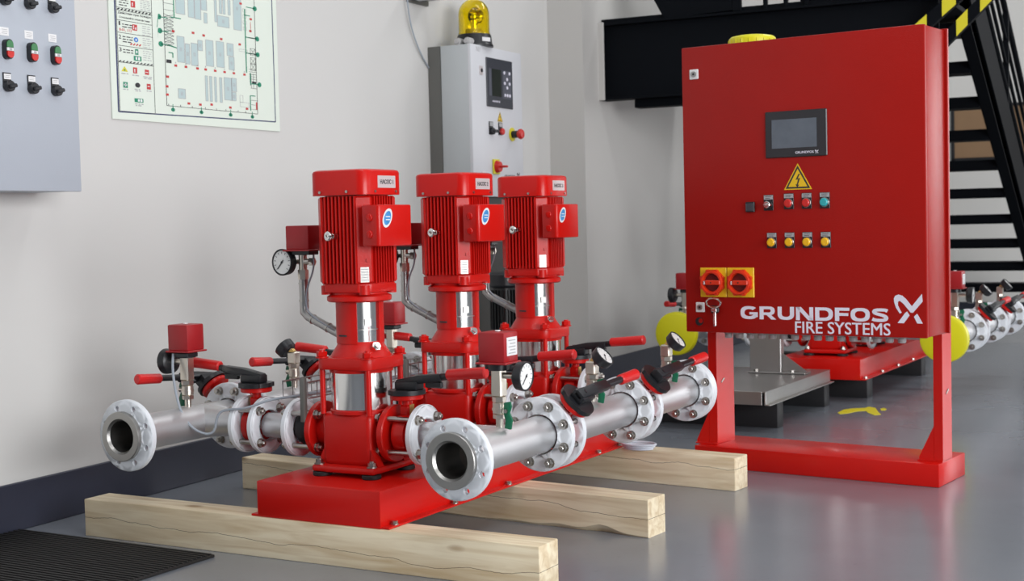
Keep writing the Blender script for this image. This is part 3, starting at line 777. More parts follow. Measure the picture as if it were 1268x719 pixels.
# ------------------------------------------------------------------ stainless stand behind the cabinet
st = thing('steel_stand', 'low stainless tray stand with an upright post, on two black beams behind the red cabinet', 'stand', skid_frame())
b = MB(TRAY)
b.box((0.09, 3.335, 0.190), (0.61, 0.99, 0.006), 0.001)
b.box((0.39, 3.335, 0.160), (0.008, 0.99, 0.062), 0.001); b.box((-0.21, 3.335, 0.160), (0.008, 0.99, 0.062), 0.001)
b.box((0.402, 3.335, 0.131), (0.026, 0.99, 0.006), 0.001); b.box((-0.222, 3.335, 0.131), (0.026, 0.99, 0.006), 0.001)
b.box((0.085, 2.842, 0.161), (0.58, 0.006, 0.062), 0.001)
O('tray', b, st)
b = MB(TRAY); b.box((0.135, 3.60, 0.72), (0.165, 0.05, 1.06), 0.003); b.box((0.20, 3.60, 0.198), (0.30, 0.10, 0.008), 0.002)
b.prism([(0.21, 3.60, 0.30), (0.345, 3.60, 0.205), (0.345, 3.60, 0.198), (0.21, 3.60, 0.198)], (0, 0.006, 0))
post = O('upright_post', b, st)
for x in (0.09, 0.28): bb = MB(ZINC); bb.cyl((x, 3.565, 0.202), (x, 3.565, 0.214), 0.012, n=6); O('bolt', bb, post)

# ------------------------------------------------------------------ red control cabinet
CO = Matrix.Rotation(CA, 4, 'Z') @ Matrix.Translation((-1.678, 5.011, 0))
C0 = Matrix.Rotation(CA, 3, 'Z') @ Vector((0, 0, 0))
# base corner in the world is measured at (-1.678, 5.011) already expressed in the turned frame
cabt = thing('control_cabinet', 'tall red control cabinet with touch screen and white lettering, standing on a red frame', 'cabinet', CO)
XL, XR, ZB, ZT, YF, YB = -0.925, 0.018, 0.557, 1.645, -0.17, 0.05
b = MB(RED); b.box((-0.495, 0.15, 0.0425), (0.99, 0.30, 0.085), 0.004, seg=2)
cb = O('base_frame', b, cabt)
for x in (-0.93, -0.018):
    b = MB(RED); w = 0.038 if x < -0.5 else 0.034
    b.box((x, 0.052, 0.84), (w, 0.004, 1.515), 0.001)
    b.box((x + w / 2 - 0.002, 0.052 + (0.075 if x < -0.5 else 0.05), 0.84), (0.004, 0.15 if x < -0.5 else 0.10, 1.515), 0.001)
    b.prism([(x - w / 2, 0.050, 0.085), (x - w / 2 - 0.055, 0.050, 0.085), (x - w / 2 - 0.055, 0.050, 0.100), (x - w / 2, 0.050, 0.215)], (0, 0.004, 0))
    b.box((x - 0.03, 0.10, 0.088), (w + 0.06, 0.11, 0.006), 0.001)
    po = O('post', b, cabt)
    for zz in (0.34,):
        bb = MB(ZINC); bb.box((x + w / 2 + 0.001, 0.10, zz), (0.003, 0.030, 0.008), 0.001, rot=Matrix.Rotation(0.5, 3, 'X')); O('slot', bb, po)
    for px_, py_ in ((-0.045, 0.075), (-0.0, 0.14)):
        bb = MB(ZINC); bb.cyl((x + px_, py_, 0.091), (x + px_, py_, 0.101), 0.011, n=6); O('bolt', bb, po)
b = MB(CAB)
b.box(((XL + XR) / 2, (YF + 0.022 + YB) / 2, (ZB + ZT) / 2), (XR - XL, YB - YF - 0.022, ZT - ZB), 0.006, seg=2)
b.box((XR - 0.020, YB + 0.006, (ZB + ZT) / 2 + 0.003), (0.06, 0.012, ZT - ZB + 0.004), 0.002)
body = O('cabinet_body', b, cabt)
b = MB(CAB); b.box(((XL + XR) / 2, YF + 0.010, (ZB + ZT) / 2), (XR - XL + 0.004, 0.020, ZT - ZB + 0.002), 0.005, seg=2)
door = O('door', b, cabt)
def on_door(name, mb, parent=door): return O(name, mb, parent)
def rect(b, x0, z0, x1, z1, y0, y1, m, bev=0.0): b.box(((x0 + x1) / 2, (y0 + y1) / 2, (z0 + z1) / 2), (x1 - x0, abs(y1 - y0), z1 - z0), bev, m)
for x, z in ((-0.873, 1.542), (-0.863, 0.652)):
    b = MB(PAPER); rect(b, x - 0.019, z - 0.019, x + 0.019, z + 0.019, YF - 0.004, YF, PAPER, 0.002)
    b.cyl((x, YF - 0.004, z), (x, YF - 0.008, z), 0.011, n=16, m=FACE); b.box((x, YF - 0.008, z), (0.008, 0.001, 0.008), 0, BLK); on_door('cam_lock', b)
b = MB(REDD); b.cyl((-0.868, YF, 0.597), (-0.868, YF - 0.004, 0.597), 0.016, n=20, m=BLK); b.cyl((-0.861, YF - 0.004, 0.600), (-0.861, YF - 0.0046, 0.600), 0.009, n=14, m=CAB); on_door('lock_hole', b)
# touch screen
b = MB(HMI); rect(b, -0.580, 1.209, -0.338, 1.379, YF - 0.006, YF, HMI, 0.003); scr = on_door('touch_screen', b)
scr.parent = cabt
b = MB(SCR); rect(b, -0.553, 1.243, -0.377, 1.348, YF - 0.0072, YF - 0.006, SCR); O('display', b, scr)
O('lettering', text_mesh('GRUNDFOS', 0.072, 0.0085, LET, bold=0.015), scr, (-0.461, YF - 0.0062, 1.221))
# logo
def logo(s, x, z, y, m, d=0.0008):
    """crossed mark, unit size s, lower left at (x, z), facing -Y"""
    def Q(pts): return [(x + p * s, y, z + q * s) for p, q in pts]
    b = MB(m)
    b.prism(Q([(0.00, 0.84), (0.05, 0.93), (0.16, 0.97), (0.30, 0.93), (0.44, 0.80), (0.62, 0.58), (0.97, 1.0), (0.99, 0.74), (0.66, 0.36), (0.58, 0.36), (0.33, 0.66), (0.20, 0.76), (0.14, 0.72), (0.14, 0.60), (0.22, 0.44), (0.27, 0.36), (0.20, 0.32), (0.07, 0.52), (0.01, 0.70)]), (0, -d, 0))
    b.prism(Q([(0.12, 0.0), (0.34, 0.0), (0.54, 0.27), (0.45, 0.40), (0.38, 0.34)]), (0, -d, 0))
    b.prism(Q([(0.80, 0.0), (0.99, 0.0), (0.80, 0.33), (0.72, 0.26), (0.69, 0.22)]), (0, -d, 0))
    return b
O('logo', logo(0.013, -0.384, 1.219, YF - 0.0062, LET), scr)
# hazard triangle
def warn(x, z, s, y, nm, parent):
    def tri(k, yy, dz): return [(x - s * 0.5 * k, yy, z - s * 0.29 * k + dz), (x + s * 0.5 * k, yy, z - s * 0.29 * k + dz), (x, yy, z + s * 0.58 * k + dz)]
    b = MB(YEL, INKK)
    b.prism(tri(1.0, y, 0), (0, -0.0006, 0), YEL, ); b.prism(tri(0.88, y, 0), (0, -0.0010, 0), INKK); b.prism(tri(0.68, y, 0), (0, -0.0014, 0), YEL)
    q = s * 0.055
    b.prism([(x + q * (u - 0.0), y - 0.001, z + q * v) for u, v in ((0.6, 4.2), (-1.4, 0.6), (0.3, 0.9), (-0.7, -2.3), (-1.5, -2.0), (-0.3, -4.0), (1.0, -2.4), (0.1, -2.4), (1.6, 1.6), (0.1, 1.4), (1.5, 4.2))], (0, -0.0008, 0), INKK)
    return O(nm, b, parent)
warn(-0.455, 1.122, 0.110, YF, 'warning_sign', door)
# buttons
def lamp(x, z, m, nm, sel=False):
    b = MB(BLK); rect(b, x - 0.019, z - 0.022, x + 0.019, z + 0.036, YF - 0.003, YF, BLK, 0.001)
    b.cyl((x, YF - 0.003, z), (x, YF - 0.008, z), 0.0175, n=20, m=FACE if not sel else BLK, bev=0.001)
    if not sel: b.cyl((x, YF - 0.008, z), (x, YF - 0.017, z), 0.0155, n=20, m=m, bev=0.004)
    o = O(nm, b, door)
    l = MB(LGREY); rect(l, x - 0.0175, z + 0.019, x + 0.0175, z + 0.034, YF - 0.0042, YF - 0.003, LGREY)
    for k in range(2): rect(l, x - 0.012, z + 0.0285 - 0.006 * k, x + 0.012 - 0.004 * k, z + 0.0303 - 0.006 * k, YF - 0.0046, YF - 0.0042, INKK)
    O('label_plate', l, o) if False else None
    l2 = O('label_plate', l, door)
    return o
b = MB(BLK); rect(b, -0.663, 1.012, -0.627, 1.050, YF - 0.010, YF, BLK, 0.002); rect(b, -0.659, 1.016, -0.631, 1.046, YF - 0.012, YF - 0.010, HMI2, 0.002); on_door('socket', b)
o = lamp(-0.572, 1.038, None, 'key_switch', True)
b = MB(CHR); b.cyl((-0.572, YF - 0.008, 1.038), (-0.572, YF - 0.022, 1.038), 0.013, n=20, bev=0.002); b.box((-0.562, YF - 0.03, 1.036), (0.022, 0.02, 0.008), 0.002); b.cyl((-0.572, YF - 0.022, 1.038), (-0.572, YF - 0.034, 1.038), 0.006, n=10); on_door('switch_key', b)
for x, m, nm in ((-0.491, REDS, 'red_lamp'), (-0.421, REDS, 'red_lamp'), (-0.351, TURQ, 'turquoise_lamp')): lamp(x, 1.041, m, nm)
for x in (-0.561, -0.490, -0.420, -0.349): lamp(x, 0.898, YELS, 'yellow_lamp')
# rotary main switches
for x in (-0.804, -0.690):
    z = 0.748; b = MB(YEL); rect(b, x - 0.0555, z - 0.056, x + 0.0555, z + 0.056, YF - 0.006, YF, YEL, 0.002); ms = O('main_switch', b, cabt)
    b = MB(REDR); pts = []
    for k in range(40):
        a = 2 * PI * k / 40; r = 0.047 - 0.003 * (0.5 + 0.5 * math.cos(8 * a)); pts.append((r, a))
    out = [(x + r * math.cos(a), YF - 0.006, z + r * math.sin(a)) for r, a in pts]
    b.lathe([(0.034, 0), (0.049, 0), (0.047, 0.016), (0.044, 0.022), (0.037, 0.022), (0.034, 0.016)], (x, YF - 0.006, z), (0, -1, 0), 40, closed=True)
    for k in range(8): a = PI / 8 + k * PI / 4; b.cyl((x + 0.045 * math.cos(a), YF - 0.006, z + 0.045 * math.sin(a)), (x + 0.045 * math.cos(a), YF - 0.022, z + 0.045 * math.sin(a)), 0.008, n=10)
    b.cyl((x, YF - 0.006, z), (x, YF - 0.009, z), 0.035, n=28, m=REDD)
    O('switch_ring', b, ms)
    b = MB(REDR); b.box((x + 0.008, YF - 0.020, z), (0.064, 0.022, 0.018), 0.003); b.cyl((x + 0.002, YF - 0.031, z), (x + 0.002, YF - 0.0318, z), 0.003, n=8, m=BLK)
    b.box((x - 0.028, YF - 0.022, z - 0.001), (0.006, 0.014, 0.014), 0.001, SILV); O('switch_handle', b, ms)
b = MB(CHR); kx, kz = -0.797, 0.655
b.tube([(kx + 0.030 * math.cos(a), YF - 0.020 - 0.004 * math.sin(a), kz + 0.016 + 0.018 * math.sin(a)) for a in [2 * PI * k / 24 for k in range(25)]], 0.0036, 8)
b.cyl((kx, YF, kz - 0.012), (kx, YF - 0.016, kz - 0.012), 0.015, n=16, m=BLK); b.box((kx, YF - 0.018, kz - 0.012), (0.022, 0.005, 0.014), 0.002)
b.box((kx + 0.001, YF - 0.016, kz - 0.046), (0.014, 0.006, 0.056), 0.003); b.box((kx + 0.001, YF - 0.013, kz - 0.008), (0.032, 0.004, 0.026), 0.002, BLK)
kk = on_door('door_key', b); kk['label'] = 'chrome key with ring'
# lettering
def wide_word():
    """the heavy extended capitals of the door lettering, drawn letter by letter in unit height, facing -Y"""
    b = bmesh.new(); V, H = 0.31, 0.225
    def strip(A, B, x):
        va = [b.verts.new((x + p, 0, q)) for p, q in A]; vb = [b.verts.new((x + p, 0, q)) for p, q in B]
        for k in range(len(A) - 1): b.faces.new([va[k], va[k + 1], vb[k + 1], vb[k]])
    def pol(pts, x): b.faces.new([b.verts.new((x + p, 0, q)) for p, q in pts])
    def rc(x0, z0, x1, z1, x): pol([(x0, z0), (x1, z0), (x1, z1), (x0, z1)], x)
    def se(cx, cz, a, c, t0, t1, e, n=20):
        out = []
        for k in range(n + 1):
            t = math.radians(t0 + (t1 - t0) * k / n); u, v = math.cos(t), math.sin(t)
            out.append((cx + a * math.copysign(abs(u) ** (2 / e), u), cz + c * math.copysign(abs(v) ** (2 / e), v)))
        return out
    def ring(x, W, t0, t1, n=28): strip(se(W / 2, .5, W / 2, .5, t0, t1, 2.7, n), se(W / 2, .5, W / 2 - V, .5 - H, t0, t1, 2.3, n), x)
    x = 0.0; gap = 0.15
    W = 1.36; ring(x, W, 42, 335); rc(W * .52, .36, W, .54, x); rc(W - V * 1.0, .16, W, .37, x); x += W + gap                     # G
    W = 1.26; rc(0, 0, V, 1, x); rc(V, 1 - H * .95, W * .6, 1, x); rc(V, .34, W * .6, .34 + H * .9, x)
    strip(se(W * .6, .67, W * .34, .33, 90, -90, 2.4, 14), se(W * .6, .67, W * .34 - V, .33 - H * .93, 90, -90, 2.2, 14), x); pol([(W * .42, .36), (W * .70, .36), (W * 1.03, 0), (W * .72, 0)], x); x += W * 1.03 + gap * .75     # R
    W = 1.26; rc(0, .45, V, 1, x); rc(W - V, .45, W, 1, x); strip(se(W / 2, .45, W / 2, .45, 180, 360, 2.6, 18), se(W / 2, .45, W / 2 - V, .45 - H, 180, 360, 2.3, 18), x); x += W + gap   # U
    W = 1.30; rc(0, 0, V * .92, 1, x); rc(W - V * .92, 0, W, 1, x); pol([(0, 1), (V * 1.22, 1), (W, 0), (W - V * 1.22, 0)], x); x += W + gap         # N
    W = 1.32; rc(0, 0, V, 1, x); rc(V, 1 - H, W * .5, 1, x); rc(V, 0, W * .5, H, x); strip(se(W * .5, .5, W * .5, .5, 90, -90, 2.5, 18), se(W * .5, .5, W * .5 - V, .5 - H, 90, -90, 2.3, 18), x); x += W + gap    # D
    W = 1.06; rc(0, 0, V, 1, x); rc(V, 1 - H, W, 1, x); rc(V, .39, W * .92, .39 + H * .95, x); x += W + gap * .6    # F
    W = 1.38; ring(x, W, 0, 360, 40); x += W + gap * .9    # O
    W = 1.22; c = [(1.12, .80), (.98, .875), (.60, .888), (.28, .868), (.165, .745), (.27, .625), (.61, .535), (.95, .43), (1.055, .28), (.94, .135), (.60, .112), (.20, .135), (.05, .21)]
    for _ in range(2):
        q = [c[0]]
        for p0, p1 in zip(c, c[1:]): q += [(p0[0] * .75 + p1[0] * .25, p0[1] * .75 + p1[1] * .25), (p0[0] * .25 + p1[0] * .75, p0[1] * .25 + p1[1] * .75)]
        c = q + [c[-1]]
    A, B = [], []
    for k, (p, q) in enumerate(c):
        a, d = c[max(k - 1, 0)], c[min(k + 1, len(c) - 1)]; tx, tz = d[0] - a[0], d[1] - a[1]; l = math.hypot(tx, tz); nx, nz = -tz / l, tx / l
        hw = 0.5 * math.hypot(V * nx * 1.0, H * nz); A.append((p + nx * hw, q + nz * hw)); B.append((p - nx * hw, q - nz * hw))
    strip(A, B, x); x += W      # S
    sx, sz_ = 0.577 / x, 0.0485
    for v in b.verts: v.co.x *= sx; v.co.z *= sz_
    for f in b.faces:
        f.normal_update()
        if f.normal.y > 0: f.normal_flip()
    g = bmesh.ops.extrude_face_region(b, geom=b.faces[:])
    for e in g['geom']:
        if isinstance(e, bmesh.types.BMVert): e.co.y -= 0.0008
    me = bpy.data.meshes.new('lettering'); b.to_mesh(me); b.free(); me.materials.append(LET)
    return me
O('lettering', wide_word(), door, (-0.694, YF, 0.6105))
O('lettering', text_mesh('FIRE SYSTEMS', 0.361, 0.0430, LET, fat=0.0014), door, (-0.474, YF, 0.5625))
O('logo', logo(0.104, -0.098, 0.608, YF, LET), door)
# beacon on the cabinet top
b = MB(YELB); b.lathe([(0, 0.040), (0.06, 0.039), (0.080, 0.035), (0.088, 0.028), (0.090, 0.018), (0.090, 0.0), (0, 0.0)], (-0.688, -0.045, ZT - 0.002), (0, 0, 1), 40)
for k in range(20):
    a = 2 * PI * k / 20; b.box((-0.688 + 0.0895 * math.cos(a), -0.045 + 0.0895 * math.sin(a), ZT + 0.010), (0.006, 0.004, 0.02), 0.001, rot=Matrix.Rotation(a, 3, 'Z'))
o = O('beacon', b, cabt); o['label'] = 'flat round yellow beacon'
for k in range(16):
    x = -0.80 + 0.046 * k
    b = MB(GLAND); b.cyl((x, -0.06, ZB), (x, -0.06, ZB - 0.012), 0.019, n=8); b.cyl((x, -0.06, ZB - 0.012), (x, -0.06, ZB - 0.030), 0.015, n=12, bev=0.003); O('cable_gland', b, cabt)

# ------------------------------------------------------------------ grey control cabinet with yellow beacon by the wall
gc = thing('control_cabinet', 'pale grey wall control cabinet with keypad display and yellow dome beacon on top', 'cabinet')
GX = -3.375; Y0, Y1, Z0, Z1 = 6.300, 6.872, 1.13, 1.895
b = MB(GREYS); b.box(((WX + GX) / 2 + 0.028, (Y0 + Y1) / 2, (Z0 + Z1) / 2), (GX - WX - 0.085, Y1 - Y0, Z1 - Z0), 0.004, seg=2); O('cabinet_body', b, gc)
b = MB(GREYD); b.box((WX + 0.04, (Y0 + Y1) / 2, (Z0 + Z1) / 2), (0.08, Y1 - Y0, Z1 - Z0), 0.003); O('rear_shade_strip', b, gc)  # strip coloured darker to paint the shade along the rear of the side
b = MB(BLK); b.box((GX - 0.024, (Y0 + Y1) / 2, (Z0 + Z1) / 2), (0.010, Y1 - Y0 - 0.012, Z1 - Z0 - 0.012)); O('door_gasket', b, gc)
b = MB(GREYW); b.box((GX - 0.010, (Y0 + Y1) / 2, (Z0 + Z1) / 2), (0.020, Y1 - Y0, Z1 - Z0 + 0.004), 0.003, seg=2); gd = O('door', b, gc)
b = MB(P('plinth_dark_grey', (0.05, 0.05, 0.048), 0.5)); b.box(((WX + GX) / 2 - 0.01, (Y0 + Y1) / 2, Z0 / 2), (GX - WX - 0.04, Y1 - Y0 - 0.05, Z0), 0.004); O('plinth_column', b, gc)
def rx_(b, y0, z0, y1, z1, t, m, x=GX, bev=0.0): b.box((x + t / 2, (y0 + y1) / 2, (z0 + z1) / 2), (t, y1 - y0, z1 - z0), bev, m)
b = MB(HMI2); rx_(b, 6.458, 1.592, 6.752, 1.843, 0.006, HMI2, bev=0.002); dp = O('display_unit', b, gc)
b = MB(SCR2); rx_(b, 6.515, 1.648, 6.617, 1.788, 0.0012, SCR2, GX + 0.006); O('display', b, dp)
b = MB(HMI3); rx_(b, 6.635, 1.642, 6.732, 1.788, 0.0012, HMI3, GX + 0.006); O('keypad', b, dp)
b = MB(HMI3); rx_(b, 6.478, 1.648, 6.507, 1.788, 0.0012, HMI3, GX + 0.006); O('side_strip', b, dp)
for y, z in ((6.652, 1.776), (6.712, 1.776), (6.683, 1.744), (6.655, 1.722), (6.712, 1.722), (6.683, 1.700), (6.658, 1.660), (6.685, 1.660), (6.712, 1.660)):
    b = MB(LET); b.cyl((GX + 0.007, y, z), (GX + 0.010, y, z), 0.0085, n=12); O('key_button', b, dp)
O('lettering', text_mesh('GRUNDFOS', 0.085, 0.009, LET, bold=0.02), dp, (GX + 0.006, 6.515, 1.617), FACE_X)
w_ = warn(0, 0, 0.062, 0, 'warning_sign', gd); w_.matrix_local = Matrix.Translation((GX, 6.606, 1.537)) @ FACE_X
for z in (1.77, 1.235):
    b = MB(PAPER); rx_(b, 6.388, z - 0.022, 6.424, z + 0.022, 0.003, SILV); b.cyl((GX + 0.003, 6.408, z), (GX + 0.006, 6.408, z), 0.010, n=14, m=BLK); O('cam_lock', b, gd)
b = MB(BLK); rx_(b, 6.478, 1.448, 6.520, 1.515, 0.004, BLK); rx_(b, 6.482, 1.492, 6.516, 1.512, 0.005, LGREY)
b.cyl((GX + 0.004, 6.499, 1.465), (GX + 0.020, 6.499, 1.465), 0.018, n=18, bev=0.002); b.box((GX + 0.028, 6.506, 1.465), (0.022, 0.045, 0.014), 0.003); O('selector_switch', b, gd)
b = MB(BLK); rx_(b, 6.584, 1.450, 6.626, 1.515, 0.004, BLK); rx_(b, 6.588, 1.493, 6.622, 1.512, 0.005, LGREY); b.cyl((GX + 0.004, 6.606, 1.468), (GX + 0.022, 6.606, 1.468), 0.017, n=18, m=REDS, bev=0.004); O('push_button', b, gd)
b = MB(YELT); b.cyl((GX, 6.742, 1.459), (GX + 0.004, 6.742, 1.459), 0.036, n=28, m=YELT); b.cyl((GX + 0.004, 6.742, 1.459), (GX + 0.040, 6.742, 1.459), 0.019, n=18, m=BLK); b.lathe([(0, 0.036), (0.018, 0.036), (0.026, 0.044), (0.028, 0.054), (0.022, 0.064), (0, 0.066)], (GX, 6.742, 1.459), (1, 0, 0), 24, REDS); O('emergency_stop', b, gd)
b = MB(YELT); rx_(b, 6.506, 1.245, 6.575, 1.322, 0.010, YELT, bev=0.002); b.cyl((GX + 0.010, 6.541, 1.283), (GX + 0.030, 6.541, 1.283), 0.033, 0.026, n=24, m=REDS); b.box((GX + 0.050, 6.541, 1.283), (0.045, 0.014, 0.012), 0.003, REDS); O('main_switch', b, gd)
O('lettering', text_mesh('GRUNDFOS', 0.125, 0.012, INKK, bold=0.02), gd, (GX, 6.645, 1.232), FACE_X)
lg = O('logo', logo(0.032, 0, 0, 0, INKK), gd); lg.matrix_local = Matrix.Translation((GX, 6.790, 1.226)) @ FACE_X
O('lettering', text_mesh('NY', 0.05, 0.026, LGREY), gd, (GX, 6.36, 1.862), FACE_X)
# dome beacon
bx, by = -3.445, 6.475
b = MB(BLK); b.lathe([(0, 0), (0.098, 0), (0.098, 0.008), (0.092, 0.016), (0.088, 0.058), (0.084, 0.064), (0, 0.064)], (bx, by, Z1 + 0.002), (0, 0, 1), 40)
R = Matrix.Rotation(math.radians(-20), 3, 'Z'); b.box(Vector((bx, by, Z1 + 0.035)) + R @ Vector((0.0905, 0, 0)), (0.002, 0.055, 0.02), 0, PAPER, rot=R)
bc = O('beacon_base', b, gc)
b = MB(DOME); z = Z1 + 0.066; r = 0.080
prof = [(r + 0.004, 0), (r, 0.012), (r, 0.105)] + [(r * math.cos(a), 0.105 + r * math.sin(a)) for a in [PI / 2 * k / 8 for k in range(1, 9)]]
inn = [((q - 0.003) if q > 0.003 else 0.0, max(0.0, h - 0.003)) for q, h in prof][::-1]
b.lathe(prof + inn, (bx, by, z), (0, 0, 1), 40); dm = O('beacon_dome', b, gc); dm['label'] = 'translucent yellow dome'
b = MB(REFL); b.cyl((bx, by, z), (bx, by, z + 0.03), 0.045, n=24, m=YELT); b.cyl((bx, by, z + 0.03), (bx, by, z + 0.075), 0.016, n=16)
b.lathe([(0.045, 0.0), (0.040, 0.012), (0.024, 0.026), (0.0, 0.032)], (bx + 0.015, by - 0.005, z + 0.095), (-0.7, 0.5, 0.1), 24)
b.lathe([(0, 0), (0.014, 0.006), (0.018, 0.02), (0.014, 0.034), (0, 0.04)], (bx, by, z + 0.075), (0, 0, 1), 16, CHR); O('beacon_reflector', b, gc)
for k in range(2):
    b = MB(GLAND); c = Vector((GX - 0.10 + 0.055 * k, Y0 + 0.045, Z1 + 0.022)); b.cyl(c, c + Vector((0, 0.05, 0)), 0.019, n=14, bev=0.004); b.cyl(c + Vector((0, 0.0, 0)), c + Vector((0, -0.012, 0)), 0.012, n=10); O('cable_gland', b, gc)
# cable and bracket on the wall above
b = MB(CABLE); b.tube([(-3.60, 6.055, 2.6), (-3.60, 6.06, 2.25), (-3.60, 6.07, 2.09), (-3.605, 6.11, 1.97), (-3.612, 6.20, 1.86), (-3.618, 6.298, 1.79)], 0.0038, 8, None, 2)
tag(O('hanging_cable', b), 'thin grey cable hanging down the wall to the left of the pale grey cabinet', 'cable')
b = MB(GREYD); b.box((-3.53, 6.20, 2.150), (0.19, 0.19, 0.05), 0.004, GREYS); b.box((-3.50, 6.12, 2.127), (0.14, 0.035, 0.05), 0.003, GREYS)
b.box((-3.617, 6.2, 2.20), (0.016, 0.2, 0.2), 0.002)
tag(O('cable_bracket', b), 'grey bracket on the wall at the top edge, above the pale grey cabinet', 'bracket')

# ------------------------------------------------------------------ black pump standing behind, near the wall
bp = thing('black_pump', 'black vertical pump standing by the wall behind the red pumps', 'pump', Matrix.Translation((-3.10, 6.07, 0)))
b = MB(BLKPUMP); b.cyl((0, 0, 0.26), (0, 0, 0.48), 0.058, n=24); b.box((0, 0, 0.09), (0.16, 0.16, 0.18), 0.01); b.cyl((0, 0, 0.18), (0, 0, 0.27), 0.075, n=24)
for sx in (-1, 1):
    for sy in (-1, 1): b.cyl((sx * 0.06, sy * 0.06, 0.18), (sx * 0.06, sy * 0.06, 0.30), 0.008, n=8)
O('pump_casing', b, bp)
b = MB(BLKPUMP); b.cyl((0, 0, 0.47), (0, 0, 0.68), 0.058, n=24)
for k in range(24): a = 2 * PI * k / 24; b.box((0.064 * math.cos(a), 0.064 * math.sin(a), 0.575), (0.014, 0.004, 0.19), 0, rot=Matrix.Rotation(a, 3, 'Z'))
O('motor', b, bp)
b = MB(BLK); b.cyl((0, 0, 0.68), (0, 0, 0.755), 0.076, n=28, bev=0.012); b.cyl((0.05, -0.057, 0.72), (0.055, -0.0615, 0.72), 0.006, n=8, m=ZINC); O('fan_cover', b, bp)

# ------------------------------------------------------------------ left wall panel
LX = -3.425; PYR, PZB = 3.602, 1.135
lp = thing('button_panel', 'light grey wall-mounted panel with green and red push buttons at the upper left', 'panel')
b = MB(GREYB); b.box(((WX + LX - 0.02) / 2, PYR - 0.5, PZB + 0.62), (LX - WX - 0.02, 1.0, 1.24), 0.003, seg=2); O('cabinet_body', b, lp)
b = MB(GREYB); b.box((LX - 0.009, PYR - 0.5, PZB + 0.62), (0.018, 1.002, 1.243), 0.003, seg=2); ld = O('door', b, lp)
def m_dual():
    b = MB(BLK); n = 12
    def cap(r, z0, z1): return [(0, r * math.cos(PI * k / n), z1 + r * math.sin(PI * k / n)) for k in range(n + 1)] + [(0, -r * math.cos(PI * k / n), z0 - r * math.sin(PI * k / n)) for k in range(n + 1)]
    b.prism(cap(0.0205, -0.020, 0.020), (0.020, 0, 0), BLK)
    b.prism([(0.020, y, z) for _x, y, z in [(0, 0.0165 * math.cos(PI * k / n), 0.019 + 0.0165 * math.sin(PI * k / n)) for k in range(n + 1)] + [(0, -0.0165, 0.007), (0, 0.0165, 0.007)]], (0.004, 0, 0), GRNB)
    b.prism([(0.020, y, z) for _x, y, z in [(0, 0.0165 * math.cos(PI * k / n), -0.019 - 0.0165 * math.sin(PI * k / n)) for k in range(n + 1)] + [(0, -0.0165, -0.009), (0, 0.0165, -0.009)]], (0.006, 0, 0), REDS)
    b.box((0.022, 0, -0.001), (0.005, 0.033, 0.013), 0.001, PAPER); b.box((0.0248, 0.001, -0.001), (0.0006, 0.014, 0.009), 0, LGREY)
    bmesh.ops.scale(b.bm, verts=b.bm.verts[:], vec=(0.85, 0.80, 0.78))
    return b.mesh('push_button', 35)
def m_sel():
    b = MB(BLK); b.box((0.002, 0, 0.018), (0.004, 0.040, 0.062), 0.001, BLK); b.box((0.0045, 0, 0.033), (0.002, 0.034, 0.022), 0, PAPER)
    b.cyl((0.002, 0, -0.006), (0.022, 0, -0.006), 0.0225, n=22, bev=0.002); b.box((0.024, 0.006, -0.006), (0.014, 0.040, 0.016), 0.004, rot=Matrix.Rotation(0.25, 3, 'X'))
    for k in range(2): b.box((0.0057, -0.002 * k, 0.037 - 0.007 * k), (0.0006, 0.022, 0.002), 0, LGREY)
    bmesh.ops.scale(b.bm, verts=b.bm.verts[:], vec=(0.9, 0.84, 0.78))
    return b.mesh('selector_switch', 35)
def m_slip():
    b = MB(PAPER); b.box((0.0005, 0, 0), (0.001, 0.036, 0.026)); 
    for k in range(3): b.box((0.0012, 0.002 * (k % 2), 0.006 - 0.006 * k), (0.0004, 0.022, 0.0015), 0, LGREY)
    return b.mesh('paper_label', 0)
for i in range(8):
    y = 3.499 - 0.1025 * i
    O('push_button', cached('dual', m_dual), ld, (LX, y, 1.578)); O('paper_label', cached('slip', m_slip), ld, (LX, y - 0.004, 1.634))
    O('selector_switch', cached('sel', m_sel), ld, (LX, y - 0.002, 1.467)); O('selector_switch', cached('sel', m_sel), ld, (LX, y - 0.002, 1.737))
    O('paper_label', cached('slip', m_slip), ld, (LX, y - 0.004, 1.79))

# ------------------------------------------------------------------ evacuation plan on the wall
pt = thing('evacuation_plan', 'large pale green evacuation plan with a dark border, fixed to the wall', 'poster', Matrix.Translation((WX + 0.001, 3.978, 1.408)) @ FACE_X)
# poster coordinates: x to the right 0..1.027, z up; printed sheets face +X in the world
SW, SH = 1.027, 0.78
def shear(): pass
b = MB(SHEET); b.box((SW / 2, -0.002, SH / 2), (SW, 0.004, SH)); O('sheet', b, pt)
ink = {k: MB(m) for k, m in (('K', INKK), ('N', INKN), ('R', INKR), ('G', INKG), ('B', INKB), ('L', INKL), ('W', PAPER), ('S', LGREY), ('Y', YELT))}
lev = {'L': 0.0002, 'K': 0.0006, 'N': 0.0003, 'R': 0.0007, 'G': 0.0007, 'B': 0.0006, 'W': 0.0009, 'S': 0.0005, 'Y': 0.0005}
def fill(k, x0, z0, x1, z1):
    y = -0.004 - lev[k]; ink[k].poly([(x0, y, z0), (x1, y, z0), (x1, y, z1), (x0, y, z1)])
def line(k, x0, z0, x1, z1, w=0.0025):
    d = Vector((x1 - x0, 0, z1 - z0)); q = Vector((-d.z, 0, d.x)).normalized() * w / 2; y = -0.004 - lev[k]
    p = Vector((x0, y, z0)); r = Vector((x1, y, z1)); ink[k].poly([p - q, r - q, r + q, p + q])
def outline(k, x0, z0, x1, z1, w=0.002):
    line(k, x0, z0, x1, z0, w); line(k, x1, z0, x1, z1, w); line(k, x1, z1, x0, z1, w); line(k, x0, z1, x0, z0, w)
